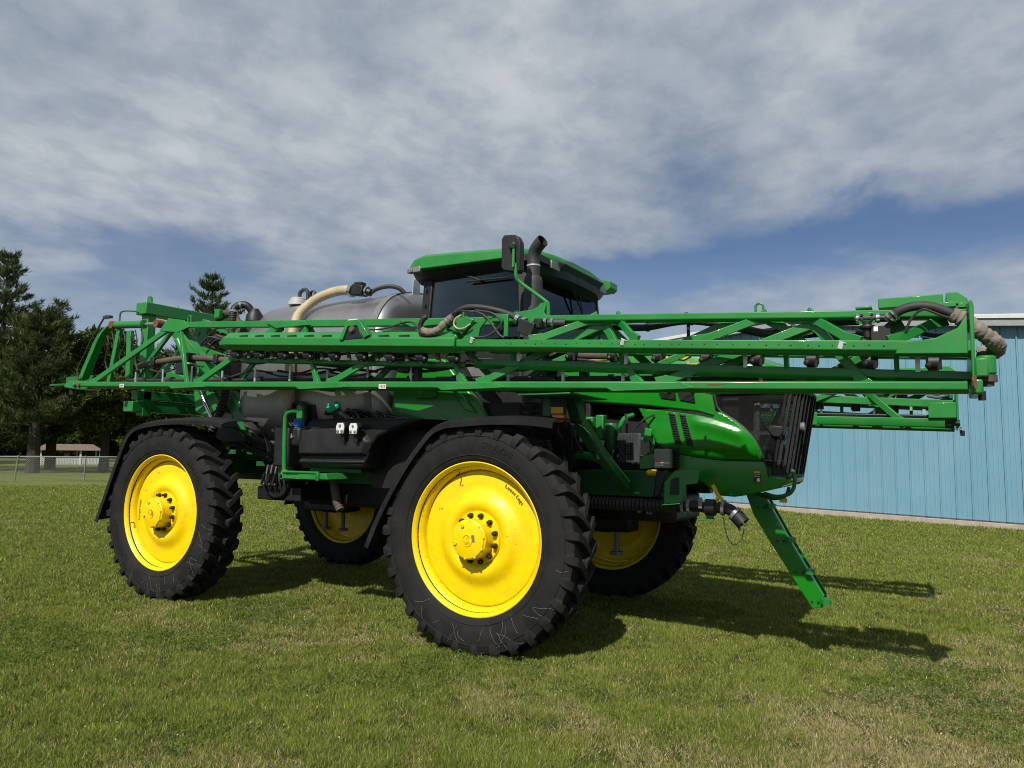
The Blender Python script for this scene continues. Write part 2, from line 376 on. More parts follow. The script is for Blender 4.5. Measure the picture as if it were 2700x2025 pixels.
# ------------------------------------------------------------------ park pavilion
M['shingle'] = mat('brown_shingles', (.16, .12, .09), .9, var=.2, vscale=3)
M['gablered'] = mat('red_brown_gable', (.20, .07, .05), .85)
M['wpaint'] = mat('white_wood_paint', (.70, .71, .70), .7, var=.05)
pav = bpy.data.objects.new('park_pavilion', None); COL.objects.link(pav); pav.scale = (.95, 1, .76); pav.location = (-61.6, 29.25, 0); pav.rotation_euler = (0, 0, math.atan2(3.6, 1.1) - .12)
tag(pav, 'small open park shelter with brown roof and white lattice walls beyond the fence', 'shelter')
PX, PY = 2.3, 1.3                      # half sizes; local x runs across the picture
mb = MB(); e = .25; zr0, zr1 = 1.62, 2.32
v = [(-PX - e, -PY - e, zr0), (PX + e, -PY - e, zr0), (PX + e, PY + e, zr0), (-PX - e, PY + e, zr0), (-PX * .86, 0, zr1), (PX * .8, 0, zr1)]
mb.add(v, [(0, 1, 5, 4), (2, 3, 4, 5), (1, 2, 5), (0, 3, 2, 1)]); mb.build('roof', 'shingle', pav, smooth=0)
MB().add([(-PX - e, -PY - e, zr0 + .003), (-PX - e, PY + e, zr0 + .003), (-PX * .86 - .01, 0, zr1 + .003), (-PX - e + .06, 0, zr0)], [(0, 2, 1), (0, 1, 3), (0, 3, 2), (1, 2, 3)]).build('gable', 'gablered', pav, smooth=0)
for x, y in [(sx * PX, sy * PY) for sx in (-1, .32, 1) for sy in (-1, 1)]:
    MB().b2(x - .07, x + .07, y - .07, y + .07, 0, zr0 + .02).build('post', 'wpaint', pav, smooth=0)
for x0, x1, y, ax in ((-PX, .32 * PX, -PY, 0), (.32 * PX, PX, -PY, 0), (-PY, PY, -PX, 1), (-PX, PX, PY, 0)):
    mb = MB(); c = (lambda s_, d_: (s_, y + d_)) if ax == 0 else (lambda s_, d_: (y + d_, s_))
    def bx(s0, s1, z0, z1, t=.02):
        p, q = c(s0, -t), c(s1, t); mb.b2(min(p[0], q[0]), max(p[0], q[0]), min(p[1], q[1]), max(p[1], q[1]), z0, z1)
    bx(x0 + .07, x1 - .07, .70, .78, .03); bx(x0 + .07, x1 - .07, .04, .12, .03)
    n = int((x1 - x0) / .12)
    for i in range(n): s_ = x0 + .09 + (x1 - x0 - .18) * i / max(1, n - 1); bx(s_ - .028, s_ + .028, .1, .72, .012)
    for z in (.22, .34, .46, .58): bx(x0 + .07, x1 - .07, z - .02, z + .02, .018)
    mb.build('lattice_panel', 'wpaint', pav, smooth=0)

# ------------------------------------------------------------------ trees
def leafmat(name, a, b, tr=.25):
    m = bpy.data.materials.new(name); m.use_nodes = True; t = NT(m.node_tree); o = t.n['Material Output']; t.n.remove(t.n['Principled BSDF'])
    at = t.new('ShaderNodeAttribute', attribute_name='tint').outputs['Fac']
    c = t.mix(at, a, b)
    d = t.new('ShaderNodeBsdfDiffuse', {'Color': c}); l = t.new('ShaderNodeBsdfTranslucent', {'Color': c})
    mx = t.new('ShaderNodeMixShader', {0: tr, 1: d.outputs[0], 2: l.outputs[0]}); t.l.new(mx.outputs[0], o.inputs[0]); return m
M['needle'] = leafmat('pine_needles', (.034, .055, .020), (.115, .140, .056), .2)
M['leaf'] = leafmat('broad_leaves', (.026, .048, .012), (.115, .150, .034), .28)
M['leafshade'] = leafmat('far_wood_shaded_leaves', (.010, .020, .008), (.022, .036, .013), .1)  # darker copy of the leaves with the wood's shade painted in
M['bark'] = mat('dark_bark', (.035, .028, .022), .95, var=.35, vscale=9, bump=.8, bscale=12)
nr = np.random.default_rng(3)
def tri_mesh(name, P, tint, m, parent=None):
    """P: (n,3,3) triangles, tint: (n,)"""
    n = len(P); me = bpy.data.meshes.new(name)
    me.vertices.add(3 * n); me.vertices.foreach_set('co', P.reshape(-1).astype(np.float32))
    me.loops.add(3 * n); me.loops.foreach_set('vertex_index', np.arange(3 * n, dtype=np.int32))
    me.polygons.add(n); me.polygons.foreach_set('loop_start', np.arange(0, 3 * n, 3, dtype=np.int32))
    at = me.attributes.new('tint', 'FLOAT', 'POINT'); at.data.foreach_set('value', np.repeat(tint, 3).astype(np.float32))
    me.materials.append(M[m]); me.update(); me.validate(); return link(name, me, parent)
def unit(a): return a / np.maximum(np.linalg.norm(a, axis=-1, keepdims=True), 1e-9)
def leaves_at(C_, size, dirs=None, narrow=.5, droop=0.):
    n = len(C_); d = unit(nr.normal(size=(n, 3))) if dirs is None else unit(dirs + .55 * nr.normal(size=(n, 3)))
    d[:, 2] -= droop; d = unit(d); s = unit(np.cross(d, nr.normal(size=(n, 3))))
    sz = size * nr.uniform(.6, 1.4, (n, 1))
    return np.stack([C_ + s * sz * narrow, C_ - s * sz * narrow, C_ + d * sz * 1.6], 1)
def broadleaf(name, base, h, rad, z0, label, n=26000, seed=0, size=.16, lobes=26):
    t = thing(name, base, label, 'tree', 'trees beyond the fence'); r_ = np.random.default_rng(seed); b = Vector(base); rs = random.Random(seed)
    tr = MB(); tr.tube(smooth_path([b - Vector((0, 0, .2)), b + Vector((.1, 0, h * .2)), b + Vector((-.1, .2, h * .5)), b + Vector((0, 0, h * .8))]), [.42 * (1 - .8 * i / 18) * h / 11 for i in range(19)], 10)
    cs = []
    for i in range(lobes):
        a = rs.uniform(0, 6.283); q = rs.random() ** .5; zz = z0 + (h - z0) * rs.uniform(.06, .93)
        prof = math.sin(math.pi * min(1, max(.08, (zz - z0) / (h - z0) * .85 + .12))) ** .6
        c = b + Vector((math.cos(a) * rad * q * prof, math.sin(a) * rad * q * prof, zz)); cs.append((c, rad * rs.uniform(.22, .40)))
        st_ = b + Vector((0, 0, h * .25 + (zz - z0) * .4)); tr.tube([st_, st_.lerp(c, .5) + Vector((0, 0, .3)), c], [.10 * h / 11, .06 * h / 11, .02], 6)
    tr.build('trunk', 'bark', t)
    P = []; T = []
    for c, rr in cs:
        m_ = n // lobes; d = unit(r_.normal(size=(m_, 3))); q = rr * r_.uniform(.55, 1.08, (m_, 1)) ** .7
        pos = np.array(c) + d * q * np.array([1, 1, .8]); P.append(leaves_at(pos, size, d, .55, .2)); T.append(np.clip(r_.normal(.45, .22, m_) + (rs.random() - .5) * .35, 0, 1))
    tri_mesh('crown', np.concatenate(P), np.concatenate(T), 'leaf', t); return t
def pine(name, base, h, rad, z0, label, seed=0, whorls=24, dens=1.0, mat_='needle', trunk=.36):
    t = thing(name, base, label, 'tree', 'trees beyond the fence'); r_ = np.random.default_rng(seed); rs = random.Random(seed); b = Vector(base)
    tr = MB(); tr.tube([b - Vector((0, 0, .2)), b + Vector((0, 0, h * .5)), b + Vector((0, 0, h))], [trunk, trunk * .55, .03], 10)
    C_, D_ = [], []
    for i in range(whorls):
        f = (i + rs.uniform(-.3, .3)) / whorls; z = z0 + (h - z0) * f; ln = rad * (1 - f) ** .75 * rs.uniform(.75, 1.1) + .25
        nb = rs.randint(4, 7); a0 = rs.uniform(0, 6.28)
        for j in range(nb):
            if rs.random() < .12: continue
            a = a0 + 6.283 * j / nb + rs.uniform(-.3, .3); l_ = ln * rs.uniform(.6, 1.15); up = rs.uniform(-.02, .22) + .35 * f
            p0 = b + Vector((0, 0, z)); dirv = Vector((math.cos(a), math.sin(a), up)); p1 = p0 + dirv * l_ * .55; p2 = p0 + dirv * l_ + Vector((0, 0, .22 * l_ * .5))
            tr.tube([p0, p1, p2], [.05 * (1 - f) + .02, .03, .012], 5)
            m_ = max(3, int(l_ * 9 * dens))
            for q in range(m_):
                s_ = rs.uniform(.22, 1.02); p = p0.lerp(p1, s_ / .55) if s_ < .55 else p1.lerp(p2, (s_ - .55) / .45)
                sd = Vector((-dirv.y, dirv.x, 0)).normalized(); sp_ = .32 * l_ * (1.05 - s_) + .12
                p = p + sd * rs.uniform(-sp_, sp_) + Vector((0, 0, rs.uniform(-.06, .14)))
                C_.append(p); D_.append(dirv * .7 + Vector((0, 0, .75)))
    tr.build('trunk', 'bark', t)
    C_ = np.array([tuple(c) for c in C_]); D_ = np.array([tuple(c) for c in D_]); k_ = 9
    Cc = np.repeat(C_, k_, 0) + r_.normal(0, .07, (len(C_) * k_, 3)); P = leaves_at(Cc, .20, np.repeat(D_, k_, 0), .16)
    tri_mesh('crown', P, np.clip(np.repeat(r_.normal(.42, .24, len(C_)), k_) + r_.normal(0, .12, len(Cc)), 0, 1), mat_, t); return t
pine('pine_tree', (-50.2, 18.0, 0), 14.6, 4.6, 1.4, 'tallest dark pine at the left edge of the picture', 11, 30, 1.25)
pine('pine_tree', (-43.5, 17.0, 0), 10.0, 3.6, 2.9, 'pine with thick bare trunk standing left of the park shelter', 12, 22, 1.3, trunk=.40)
pine('pine_tree', (-49.5, 21.2, 0), 11.7, 2.6, 2.5, 'slim pine with spiky top behind the thick-trunked pine', 13, 24, .9)
pine('pine_tree', (-45.5, 30.5, 0), 15.1, 5.0, 3.0, 'pine whose top rises behind the steel tank', 14, 28, 1.3)
broadleaf('broadleaf_tree', (-43.6, 21.4, 0), 8.9, 3.3, 2.9, 'leafy tree with dark trunk right beside the park shelter', 24000, 21, .15)
broadleaf('broadleaf_tree', (-47.5, 26.2, 0), 8.6, 3.2, 2.4, 'rounded leafy tree behind the rear of the boom', 22000, 22, .15)
broadleaf('broadleaf_tree', (-74, 25.5, 0), 11.5, 4.6, 1.2, 'bushy leafy tree filling the gap between the two left pines', 20000, 23, .16)
broadleaf('broadleaf_tree', (-56.0, 12.6, 0), 9.5, 4.2, 1.0, 'low spreading leafy tree at the lower left edge of the wood', 22000, 24, .17)
broadleaf('broadleaf_tree', (-41.5, 24.6, 0), 6.4, 2.6, 1.2, 'small bright leafy tree just above the rear wheel fender', 18000, 25, .14)
broadleaf('broadleaf_tree', (-68, 21.5, 0), 9.0, 3.8, .3, 'dense low leafy tree under the tallest pine at far left', 16000, 31, .18)
broadleaf('broadleaf_tree', (-58, 36.5, 0), 8.0, 3.6, .3, 'dense leafy tree reaching the ground just above the rear fender', 16000, 32, .17)
broadleaf('broadleaf_tree', (-74, 36.0, 0), 10.0, 4.6, .3, 'dark leafy tree directly behind the park shelter roof', 16000, 33, .20)
# the wood far behind, one mass, its shade put into the leaf colour
P = []; T = []
for i in range(60):
    s_ = i / 59; c = np.array([-112 + 55 * s_, 22 + 66 * s_, 0]) + np.array([nr.uniform(-5, 5), nr.uniform(-5, 5), 0]); hh = nr.uniform(8, 12) * (1 - .25 * s_)
    m_ = 1500; d = unit(nr.normal(size=(m_, 3))); q = nr.uniform(.6, 1.05, (m_, 1)); pos = c + np.array([0, 0, hh * .5]) + d * q * np.array([4.6, 4.6, hh * .52]); pos[:, 2] = np.maximum(pos[:, 2], .1)
    P.append(leaves_at(pos, .55, d, .6, .2)); T.append(np.clip(nr.normal(.45, .25, m_), 0, 1))
tag(tri_mesh('far_wood', np.concatenate(P), np.concatenate(T), 'leafshade'), 'dark mass of woodland along the far edge of the park', 'woodland', kind='stuff')
# ================================================================== the sprayer (x forward, -y right-hand side, z up)
WB, ZC, YT = 4.337, .9886, 1.525
SP = thing('crop_sprayer', (-2.15, 0, 0), 'large green self-propelled crop sprayer with yellow wheels and folded booms on the lawn', 'sprayer')

# ---------------------------------------------------------------- wheels (local: axis y, outer face -y)
def arc_text(txt, size, r_, a_mid, y, depth=.004):
    """letters standing round the sidewall, tops outward, read from -y"""
    mb = MB(); pos = 0; items = []
    for ch in txt:
        if ch == ' ': pos += size * .3; continue
        vs, fs = text_mesh(ch, size); x0 = min(v.x for v in vs); x1 = max(v.x for v in vs); items.append((pos, vs, fs, x0)); pos += (x1 - x0) + size * .12
    for p0, vs, fs, x0 in items:
        k = len(mb.v); out = []
        for dy in (0, -depth):
            for v in vs:
                rr = r_ + v.y; a = a_mid - (p0 + v.x - x0 - pos / 2) / r_
                out.append((rr * math.cos(a), y(rr) + dy, rr * math.sin(a)))
        n = len(vs); mb.add(out, list(fs) + [tuple(i + n for i in f) for f in fs])
    return mb
SW = [(.655, .150), (.672, .172), (.70, .186), (.75, .200), (.80, .207), (.85, .206), (.90, .199), (.935, .190), (.962, .176)]
def side_y(rr):
    for (r0, y0), (r1, y1) in zip(SW, SW[1:]):
        if r0 <= rr <= r1: return -(y0 + (y1 - y0) * (rr - r0) / (r1 - r0)) - .0015
    return -.18
RC = .960; RL = 1.022; NL = 31
def tyre_mesh():
    mb = MB()
    prof = [(r_, -y) for r_, y in SW] + [(RC + .006, -.14), (RC + .010, 0), (RC + .006, .14)] + [(r_, y) for r_, y in reversed(SW)] + [(.63, .14), (.63, -.14)]
    mb.lathe(prof, n=88, close=True)
    for rr in (.725, .895):                                        # moulded rings on the sidewall
        for sg in (-1, 1): mb.lathe([(rr - .006, sg * -side_y(rr - .006)), (rr, sg * (-side_y(rr) + .005)), (rr + .006, sg * -side_y(rr + .006))], n=88, close=True)
    st = 2 * math.pi / NL
    for sg in (-1, 1):
        for i in range(NL):
            a0 = i * st + (st / 2 if sg > 0 else 0)
            # centre line of one lug: from just past the tread centre out over the shoulder
            path = [(-.030, 0.0, RL, .024, .034), (.03, .045, RL + .001, .024, .036), (.085, .092, RL - .001, .025, .038), (.135, .124, RL - .005, .027, .042), (.180, .144, RL - .014, .031, .046), (.208, .153, .975, .034, .050), (.2165, .156, .930, .031, .046), (.208, .157, .888, .022, .034)]
            rings = []
            for j, (y, da, rt, wt, wb) in enumerate(path):
                a = a0 + da; rb = RC - .012 if j < 5 else rt - .03
                nxt = path[min(j + 1, len(path) - 1)]; prv = path[max(j - 1, 0)]
                slope = math.atan2((nxt[1] - prv[1]), (nxt[0] - prv[0]) + 1e-6) if j < 5 else 0
                # offsets run along the circumference, wider where the lug is oblique
                k = 1 / max(.55, math.cos(min(slope, .9)))
                if j < 5:
                    pr = [(-wb * k, rb, y), (-wt * k, rt, y), (wt * k, rt, y), (wb * k, rb, y)]
                else:
                    yo = y; yi = y - .03
                    pr = [(-wb, rt - .006, yi), (-wt, rt, yo), (wt, rt, yo), (wb, rt - .006, yi)]
                ring = [(rr * math.cos(a + t / rr), sg * yy, rr * math.sin(a + t / rr)) for t, rr, yy in pr]
                rings.append(ring)
            mb.loft(rings, True, True)
    return mb.mesh('tyre', 'rubber', 30)
TYRE = tyre_mesh()
def rim_mesh():
    mb = MB()
    # barrel with both flanges
    P = [(.664, -.172), (.668, -.178), (.660, -.181), (.640, -.165), (.632, -.150), (.630, -.125), (.606, -.105), (.596, -.085), (.594, .06), (.612, .10), (.632, .13), (.640, .165), (.660, .181), (.668, .178), (.660, .166), (.648, .13), (.62, .09), (.608, .05), (.606, -.07), (.636, -.118), (.646, -.15)]
    mb.lathe(P, n=96, close=True)
    # dished disc
    D = [(.594, -.040), (.580, -.064), (.560, -.070), (.47, -.069), (.435, -.072), (.405, -.084), (.375, -.104), (.345, -.122), (.315, -.131), (.285, -.130), (.262, -.122), (.243, -.108), (.232, -.098), (.20, -.095), (.20, -.083), (.25, -.085), (.29, -.112), (.34, -.10), (.40, -.06), (.45, -.05), (.56, -.05), (.59, -.03)]
    mb.lathe(D, n=96, close=True)
    return mb.mesh('wheel', 'yellow', 30)
RIM = rim_mesh()
def hub_mesh():
    mb = MB()
    mb.lathe([(.05, .12), (.20, .12), (.228, .10), (.230, -.118), (.226, -.126), (.178, -.127), (.174, -.14), (.170, -.20), (.1675, -.225), (.172, -.228), (.172, -.252), (.160, -.262), (.158, -.272), (.148, -.276), (.001, -.277)], n=64)
    return mb.mesh('hub', 'yellow', 30)
HUB = hub_mesh()
def bolt_mesh():
    mb = MB(); mb.lathe([(.001, -.012), (.0225, -.012), (.0225, -.034), (.017, -.036), (.0165, -.058), (.012, -.062), (.001, -.062)], n=10); return mb.mesh('wheel_bolt', 'black', 30)
BOLT = bolt_mesh()
sb = MB(); sb.lathe([(.001, 0), (.0115, 0), (.0115, -.010), (.006, -.011), (.006, -.006), (.001, -.006)], n=10); SCREW = sb.mesh('cover_screw', 'yellow', 30)
em = MB(); em.lathe([(.044, 0), (.044, -.005), (.050, -.006), (.052, 0)], n=32, close=True)
for i, z in enumerate((-.010, -.020, -.030)): em.box((0.002 * i, -.003, z), (.07 - .014 * i, .006, .0045), Matrix.Rotation(-.16, 3, 'Y'))
em.box((-.006, -.003, .016), (.004, .006, .046)).box((.008, -.003, .016), (.004, .006, .046)); EMB = em.mesh('hub_emblem', 'yellow', 30)
pl = MB(); pl.box((0, -.0015, 0), (.030, .003, .058)); PLATE = pl.mesh('data_plate', 'grateg', 0)
vt = MB(); vt.tube([(.60, -.10, 0), (.585, -.125, 0), (.575, -.16, .01)], .006, 6); VALVE = vt.mesh('valve_stem', 'black')
inner = MB(); inner.lathe([(.05, .10), (.19, .10), (.19, .26), (.15, .30), (.001, .30)], n=24); MOTOR = inner.mesh('wheel_motor', 'black')
def streaks(seed, n=17):
    r_ = random.Random(seed); mb = MB()
    for i in range(n):
        a = R(-82) + r_.gauss(0, .70); rr = r_.uniform(.69, .84); pts = []; da = r_.uniform(-.03, .03)
        for j in range(r_.randint(4, 7)):
            pts.append((rr * math.cos(a), side_y(min(.96, max(.66, rr))) - .001, rr * math.sin(a))); rr = min(.955, rr + r_.uniform(.012, .045)); da += r_.uniform(-.014, .014); a += da
        if len(pts) > 2: mb.tube(smooth_path(pts, 3), .0011, 4)
    return mb
HALF = MB
def wheel(x, sgn, label, txts, seed, spin):
    w_ = bpy.data.objects.new('wheel', RIM); COL.objects.link(w_); w_.parent = SP; w_.matrix_parent_inverse = Matrix.Translation((2.15, 0, 0))
    w_.location = (x, -sgn * YT, ZC); w_.scale = (1, sgn, 1); w_['label'] = label
    def kid(name, me, loc=(0, 0, 0), rot=(0, 0, 0)):
        o = bpy.data.objects.new(name, me); COL.objects.link(o); o.parent = w_; o.location = loc; o.rotation_euler = rot; return o
    kid('tyre', TYRE, rot=(0, spin, 0)); kid('hub', HUB); kid('wheel_motor', MOTOR)
    for i in range(12):
        a = R(15 + 30 * i) + spin * .2; kid('wheel_bolt', BOLT, (.203 * math.cos(a), -.115, .203 * math.sin(a)))
    if sgn > 0:
        for i in range(10):
            a = R(36 * i + 10); kid('cover_screw', SCREW, (.158 * math.cos(a), -.265, .158 * math.sin(a)))
        for a in (R(112), R(196)): c = kid('cover_screw', SCREW, (.128 * math.cos(a), -.277, .128 * math.sin(a))); c.scale = (1.5, 1.3, 1.5)
        er = R(-15) if x > -1 else R(-70)
        kid('hub_emblem', EMB, (0, -.277, -.005), (0, -er, 0)); kid('data_plate', PLATE, (.062 * math.cos(er) , -.2775, .02 + .062 * math.sin(er) * .3), (0, -er * .3 - .2, 0))
        kid('valve_stem', VALVE, rot=(0, R(165 if x < -1 else 250), 0))
        for txt, size, rr, a, mt in txts:
            b = arc_text(txt, size, rr, a, side_y if mt == 'rubber' else (lambda q: -.0745)); o = link('sidewall_lettering' if mt == 'rubber' else 'marker_writing', b.mesh('lettering', mt, 0)); o.parent = w_
        o = link('dried_streaks', streaks(seed).mesh('dried_streaks', 'chalk')); o.parent = w_; o['kind'] = 'stuff'
    return w_
wheel(0, 1, 'right front wheel', [('SPRAYBIB', .070, .795, R(72), 'rubber'), ('Loose Lugs', .046, .515, R(48), 'marker')], 5, .06)
wheel(-WB, 1, 'right rear wheel', [('MICHELIN', .105, .765, R(32), 'rubber'), ('MICHELIN', .105, .765, R(205), 'rubber'), ('Torque Lugs', .044, .51, R(180), 'marker')], 6, .19)
wheel(0, -1, 'left front wheel', [], 7, .1)
wheel(-WB, -1, 'left rear wheel', [], 8, .02)

# ---------------------------------------------------------------- chassis
SPLIT = {'hose_bracket', 'hose_clip', 'bracket_plate', 'bracket_flange', 'hose_clamp', 'valve_bolt', 'work_lamp', 'tie', 'guard_hanger', 'label_print', 'decal_print', 'strut_rod', 'pipe_clamp', 'strainer_clamp', 'brass_fitting', 'tank_saddle', 'rack_brace', 'rear_subframe', 'wiring_plug', 'mount_ear', 'hinge_bolt', 'frame_upright', 'skirt_rib', 'air_louvre', 'heat_shield', 'worn_paint', 'step_bolt', 'manifold', 'top_strap', 'joint_plate', 'fuel_line', 'coolant_pipe', 'boom_hose'}
def P(name, mb, m, parent=SP, smooth=35, bevel=0, label=None):
    if name in SPLIT and len(mb.g) > 1:
        for q in mb.pieces(): o = q.build(name, m, parent, smooth, bevel)
        return o
    o = mb.build(name, m, parent, smooth, bevel)
    if label: o['label'] = label
    return o
mb = MB()
for y in (-.48, .48): mb.b2(-5.1, 1.5, y - .07, y + .07, 1.34, 1.58)
for x in (-4.9, -3.2, -2.2, -1.0, .9): mb.b2(x - .06, x + .06, -.41, .41, 1.38, 1.54)
P('frame_rail', mb, 'dkgreen', bevel=.01)
for x in (0, -WB):
    ax = P('axle', MB().b2(x - .11, x + .11, -1.20, 1.20, 1.42, 1.66), 'dkgreen', bevel=.015)
    for sg in (-1, 1):
        lg = MB(); lg.cyl((x, sg * 1.17, 1.72), (x, sg * 1.17, 1.15), .085, 16); lg.b2(x - .13, x + .13, sg * 1.17 - .1, sg * 1.17 + .1, .80, 1.18)
        P('drop_leg', lg, 'black', ax, bevel=.01)
        for dx in (-.17, .17): P('strut_rod', MB().tube([(x + dx, sg * 1.2, 1.5), (x + dx, sg * 1.2, .57), (x + dx, sg * 1.2, .568), (x + dx, sg * 1.2, .53)], [.032, .032, .075, .075], 14), 'grateg', ax)
        P('drop_housing', MB().loft([[(x - .42, sg * 1.30, z0), (x + .42, sg * 1.30, z0), (x + .42, sg * .98, z0), (x - .42, sg * .98, z0)] for z0 in (.82, 1.0, 1.45)] + [[(x - .25, sg * 1.25, 1.66), (x + .25, sg * 1.25, 1.66), (x + .25, sg * .98, 1.66), (x - .25, sg * .98, 1.66)]]), 'black', ax, bevel=.03)
        P('air_spring', MB().lathe([(.09, 1.66), (.13, 1.68), (.10, 1.72), (.13, 1.76), (.10, 1.80), (.09, 1.84)], (x, sg * 1.0, 0), 18, 'z'), 'black', ax)
# fenders: sheet bands over each wheel
def fender(name, prof, y0, y1, lab):
    """prof: outer-edge (x,z) list; the inner edge lies a little higher; rolled lip on the outer edge"""
    mb = MB(); rows = []
    pf = smooth_path([(x, 0, z) for x, z in prof], 4); n = len(pf)
    for i, p in enumerate(pf):
        t = pf[min(i + 1, n - 1)] - pf[max(i - 1, 0)]; t.normalize(); nn = Vector((-t.z, 0, t.x))
        if nn.z < 0 and abs(t.x) > .3: nn = -nn
        if abs(t.x) <= .3: nn = Vector((-abs(nn.x), 0, nn.z))
        rows.append([Vector((p.x, y0, p.z)) - nn * .045, Vector((p.x, y0 - .004, p.z)), Vector((p.x, y0 + .07, p.z)) + nn * .030, Vector((p.x, (y0 + y1) / 2, p.z)) + nn * .048, Vector((p.x, y1, p.z)) + nn * .040,
                     Vector((p.x, y1, p.z)) + nn * .032, Vector((p.x, (y0 + y1) / 2, p.z)) + nn * .040, Vector((p.x, y0 + .07, p.z)) + nn * .022, Vector((p.x, y0 + .006, p.z)) - nn * .006, Vector((p.x, y0 + .008, p.z)) - nn * .045])
    mb.loft(rows, True, True)
    return P(name, mb, 'plastic', smooth=50, label=lab)
FF = [(-1.158, .846), (-1.06, 1.06), (-.935, 1.285), (-.79, 1.51), (-.653, 1.694), (-.46, 1.905), (-.33, 1.972), (-.20, 1.995), (.206, 2.018), (.55, 2.012), (.80, 1.985)]
FR = [(-5.457, .832), (-5.30, 1.16), (-5.13, 1.52), (-4.963, 1.824), (-4.86, 1.93), (-4.69, 1.995), (-4.3, 2.04), (-3.844, 2.048), (-3.45, 2.035), (-3.22, 2.0)]
fender('fender', FF, -1.78, -1.27, 'right front fender'); fender('fender', FR, -1.78, -1.27, 'right rear fender')
def mfender(prof, lab):
    o = fender('fender', prof, -1.78, -1.27, lab); o.scale = (1, -1, 1)
mfender(FF, 'left front fender'); mfender(FR, 'left rear fender')
for cx_, z_, sg in ((.74, 1.985, -1), (-3.27, 2.0, -1), (.74, 1.985, 1), (-3.27, 2.0, 1)):      # front ends of the fenders curl down on the inner side
    pf = smooth_path([(cx_, 0, z_ + .03), (cx_ + .13, 0, z_ - .05), (cx_ + .21, 0, z_ - .16), (cx_ + .26, 0, z_ - .30)], 4)
    P('fender_tail', MB().loft([[(p.x, sg * 1.32, p.z), (p.x + .012, sg * 1.32, p.z + .008), (p.x + .012, sg * 1.27, p.z + .008), (p.x, sg * 1.27, p.z)] for p in pf]), 'plastic')

# ---------------------------------------------------------------- stainless solution tank
def superell(hw, zc_, hh, n=48, e=3.0):
    out = []
    for k in range(n):
        a = 2 * math.pi * k / n; c, s_ = math.cos(a), math.sin(a)
        out.append((hw * math.copysign(abs(c) ** (2 / e), c), zc_ + hh * math.copysign(abs(s_) ** (2 / e), s_)))
    return out
TW, TZ, TH = 1.13, 2.56, 1.03
mb = MB(); rings = []
for x, f in ((-4.06, .05), (-4.05, .35), (-4.0, .62), (-3.92, .82), (-3.82, .94), (-3.72, .99), (-3.62, 1.0), (-2.7, 1.0), (-1.72, 1.0)):
    rings.append([(x, y, z) for y, z in superell(TW * f, TZ, TH * f)])
mb.loft(rings); tank = P('solution_tank', mb, 'steel', smooth=40)
mb = MB(); rings = []
for x, f in ((-1.719, .998), (-1.68, .985), (-1.62, .93), (-1.57, .82), (-1.53, .62), (-1.51, .35), (-1.505, .05)): rings.append([(x, y, z) for y, z in superell(TW * f, TZ, TH * f)])
mb.loft(rings); P('tank_head', mb, 'steel', tank, smooth=40)
mb = MB(); a = [(-1.79, y, z) for y, z in superell(TW + .008, TZ, TH + .008)]; b = [(-1.70, y, z) for y, z in superell(TW + .008, TZ, TH + .008)]; c = [(-1.70, y, z) for y, z in superell(TW - .02, TZ, TH - .02)]; d = [(-1.79, y, z) for y, z in superell(TW - .02, TZ, TH - .02)]
mb.loft([a, b, c, d, a], True, False); P('weld_band', mb, 'grateg', tank)
mb = MB(); mb.prismx([(-.47, 3.53), (-.33, 3.53), (-.34, 3.70), (-.37, 3.735), (-.42, 3.735), (-.46, 3.70)], -1.69, -1.675); P('lifting_eye', mb, 'galv', tank)
# beige fill hose over the tank
hp = smooth_path([(-2.86, -1.2, 2.20), (-2.83, -1.2, 2.45), (-2.85, -1.19, 2.75), (-2.85, -1.18, 3.0), (-2.86, -1.13, 3.18), (-2.87, -1.06, 3.31), (-2.80, -.98, 3.43), (-2.67, -.93, 3.515), (-2.467, -.90, 3.565), (-2.30, -.90, 3.565), (-2.20, -.90, 3.548)], 5)
def ribbed(pts, r_, n=12, pitch=.035, amp=.10):
    out = [pts[0]]
    for p, q in zip(pts, pts[1:]):
        k_ = max(1, int((q - p).length / (pitch / 2)))
        out += [p.lerp(q, (j + 1) / k_) for j in range(k_)]
    return MB().tube(out, [r_ * (1 + (amp if i % 2 else -amp)) for i in range(len(out))], n)
P('fill_hose', ribbed(hp, .055, 14, .034, .05), 'beige', tank)
P('tank_lid', MB().lathe([(.001, 3.635), (.08, 3.635), (.10, 3.62), (.10, 3.60), (.12, 3.59), (.12, 3.54), (.001, 3.54)], (-3.40, -.58, 0), 24, 'z'), 'alum', tank)
P('vent_hose', MB().tube(smooth_path([(-3.38, -.58, 3.62), (-3.37, -.58, 3.70), (-3.30, -.58, 3.735), (-3.24, -.58, 3.70), (-3.23, -.58, 3.60)]), .024, 8).lathe([(.035, 0), (.05, .01), (.05, .03), (.035, .04)], (-3.13, -.62, 3.655), 16, 'y', True), 'hose', tank)
P('hose_clamp', MB().tube([(-2.235, -.90, 3.556), (-2.19, -.90, 3.546)], .074, 14).tube([(-2.00, -.90, 3.525), (-1.975, -.90, 3.52)], .055, 12), 'chrome', tank)
P('fill_valve', MB().box((-2.10, -.90, 3.54), (.17, .12, .12), Matrix.Rotation(.15, 3, 'Y')).box((-2.10, -.90, 3.61), (.11, .10, .045)).tube([(-2.02, -.90, 3.53), (-1.94, -.88, 3.50)], .045, 10), 'black', tank, bevel=.012)
P('overflow_hose', MB().tube(smooth_path([(-1.96, -.88, 3.50), (-1.88, -.85, 3.55), (-1.76, -.80, 3.575), (-1.66, -.76, 3.555), (-1.60, -.72, 3.50)]), .026, 8), 'hose', tank)
P('tank_saddle', MB().b2(-3.75, -1.75, -.62, -.42, 1.50, 1.72).b2(-3.75, -1.75, .42, .62, 1.50, 1.72), 'dkgreen')

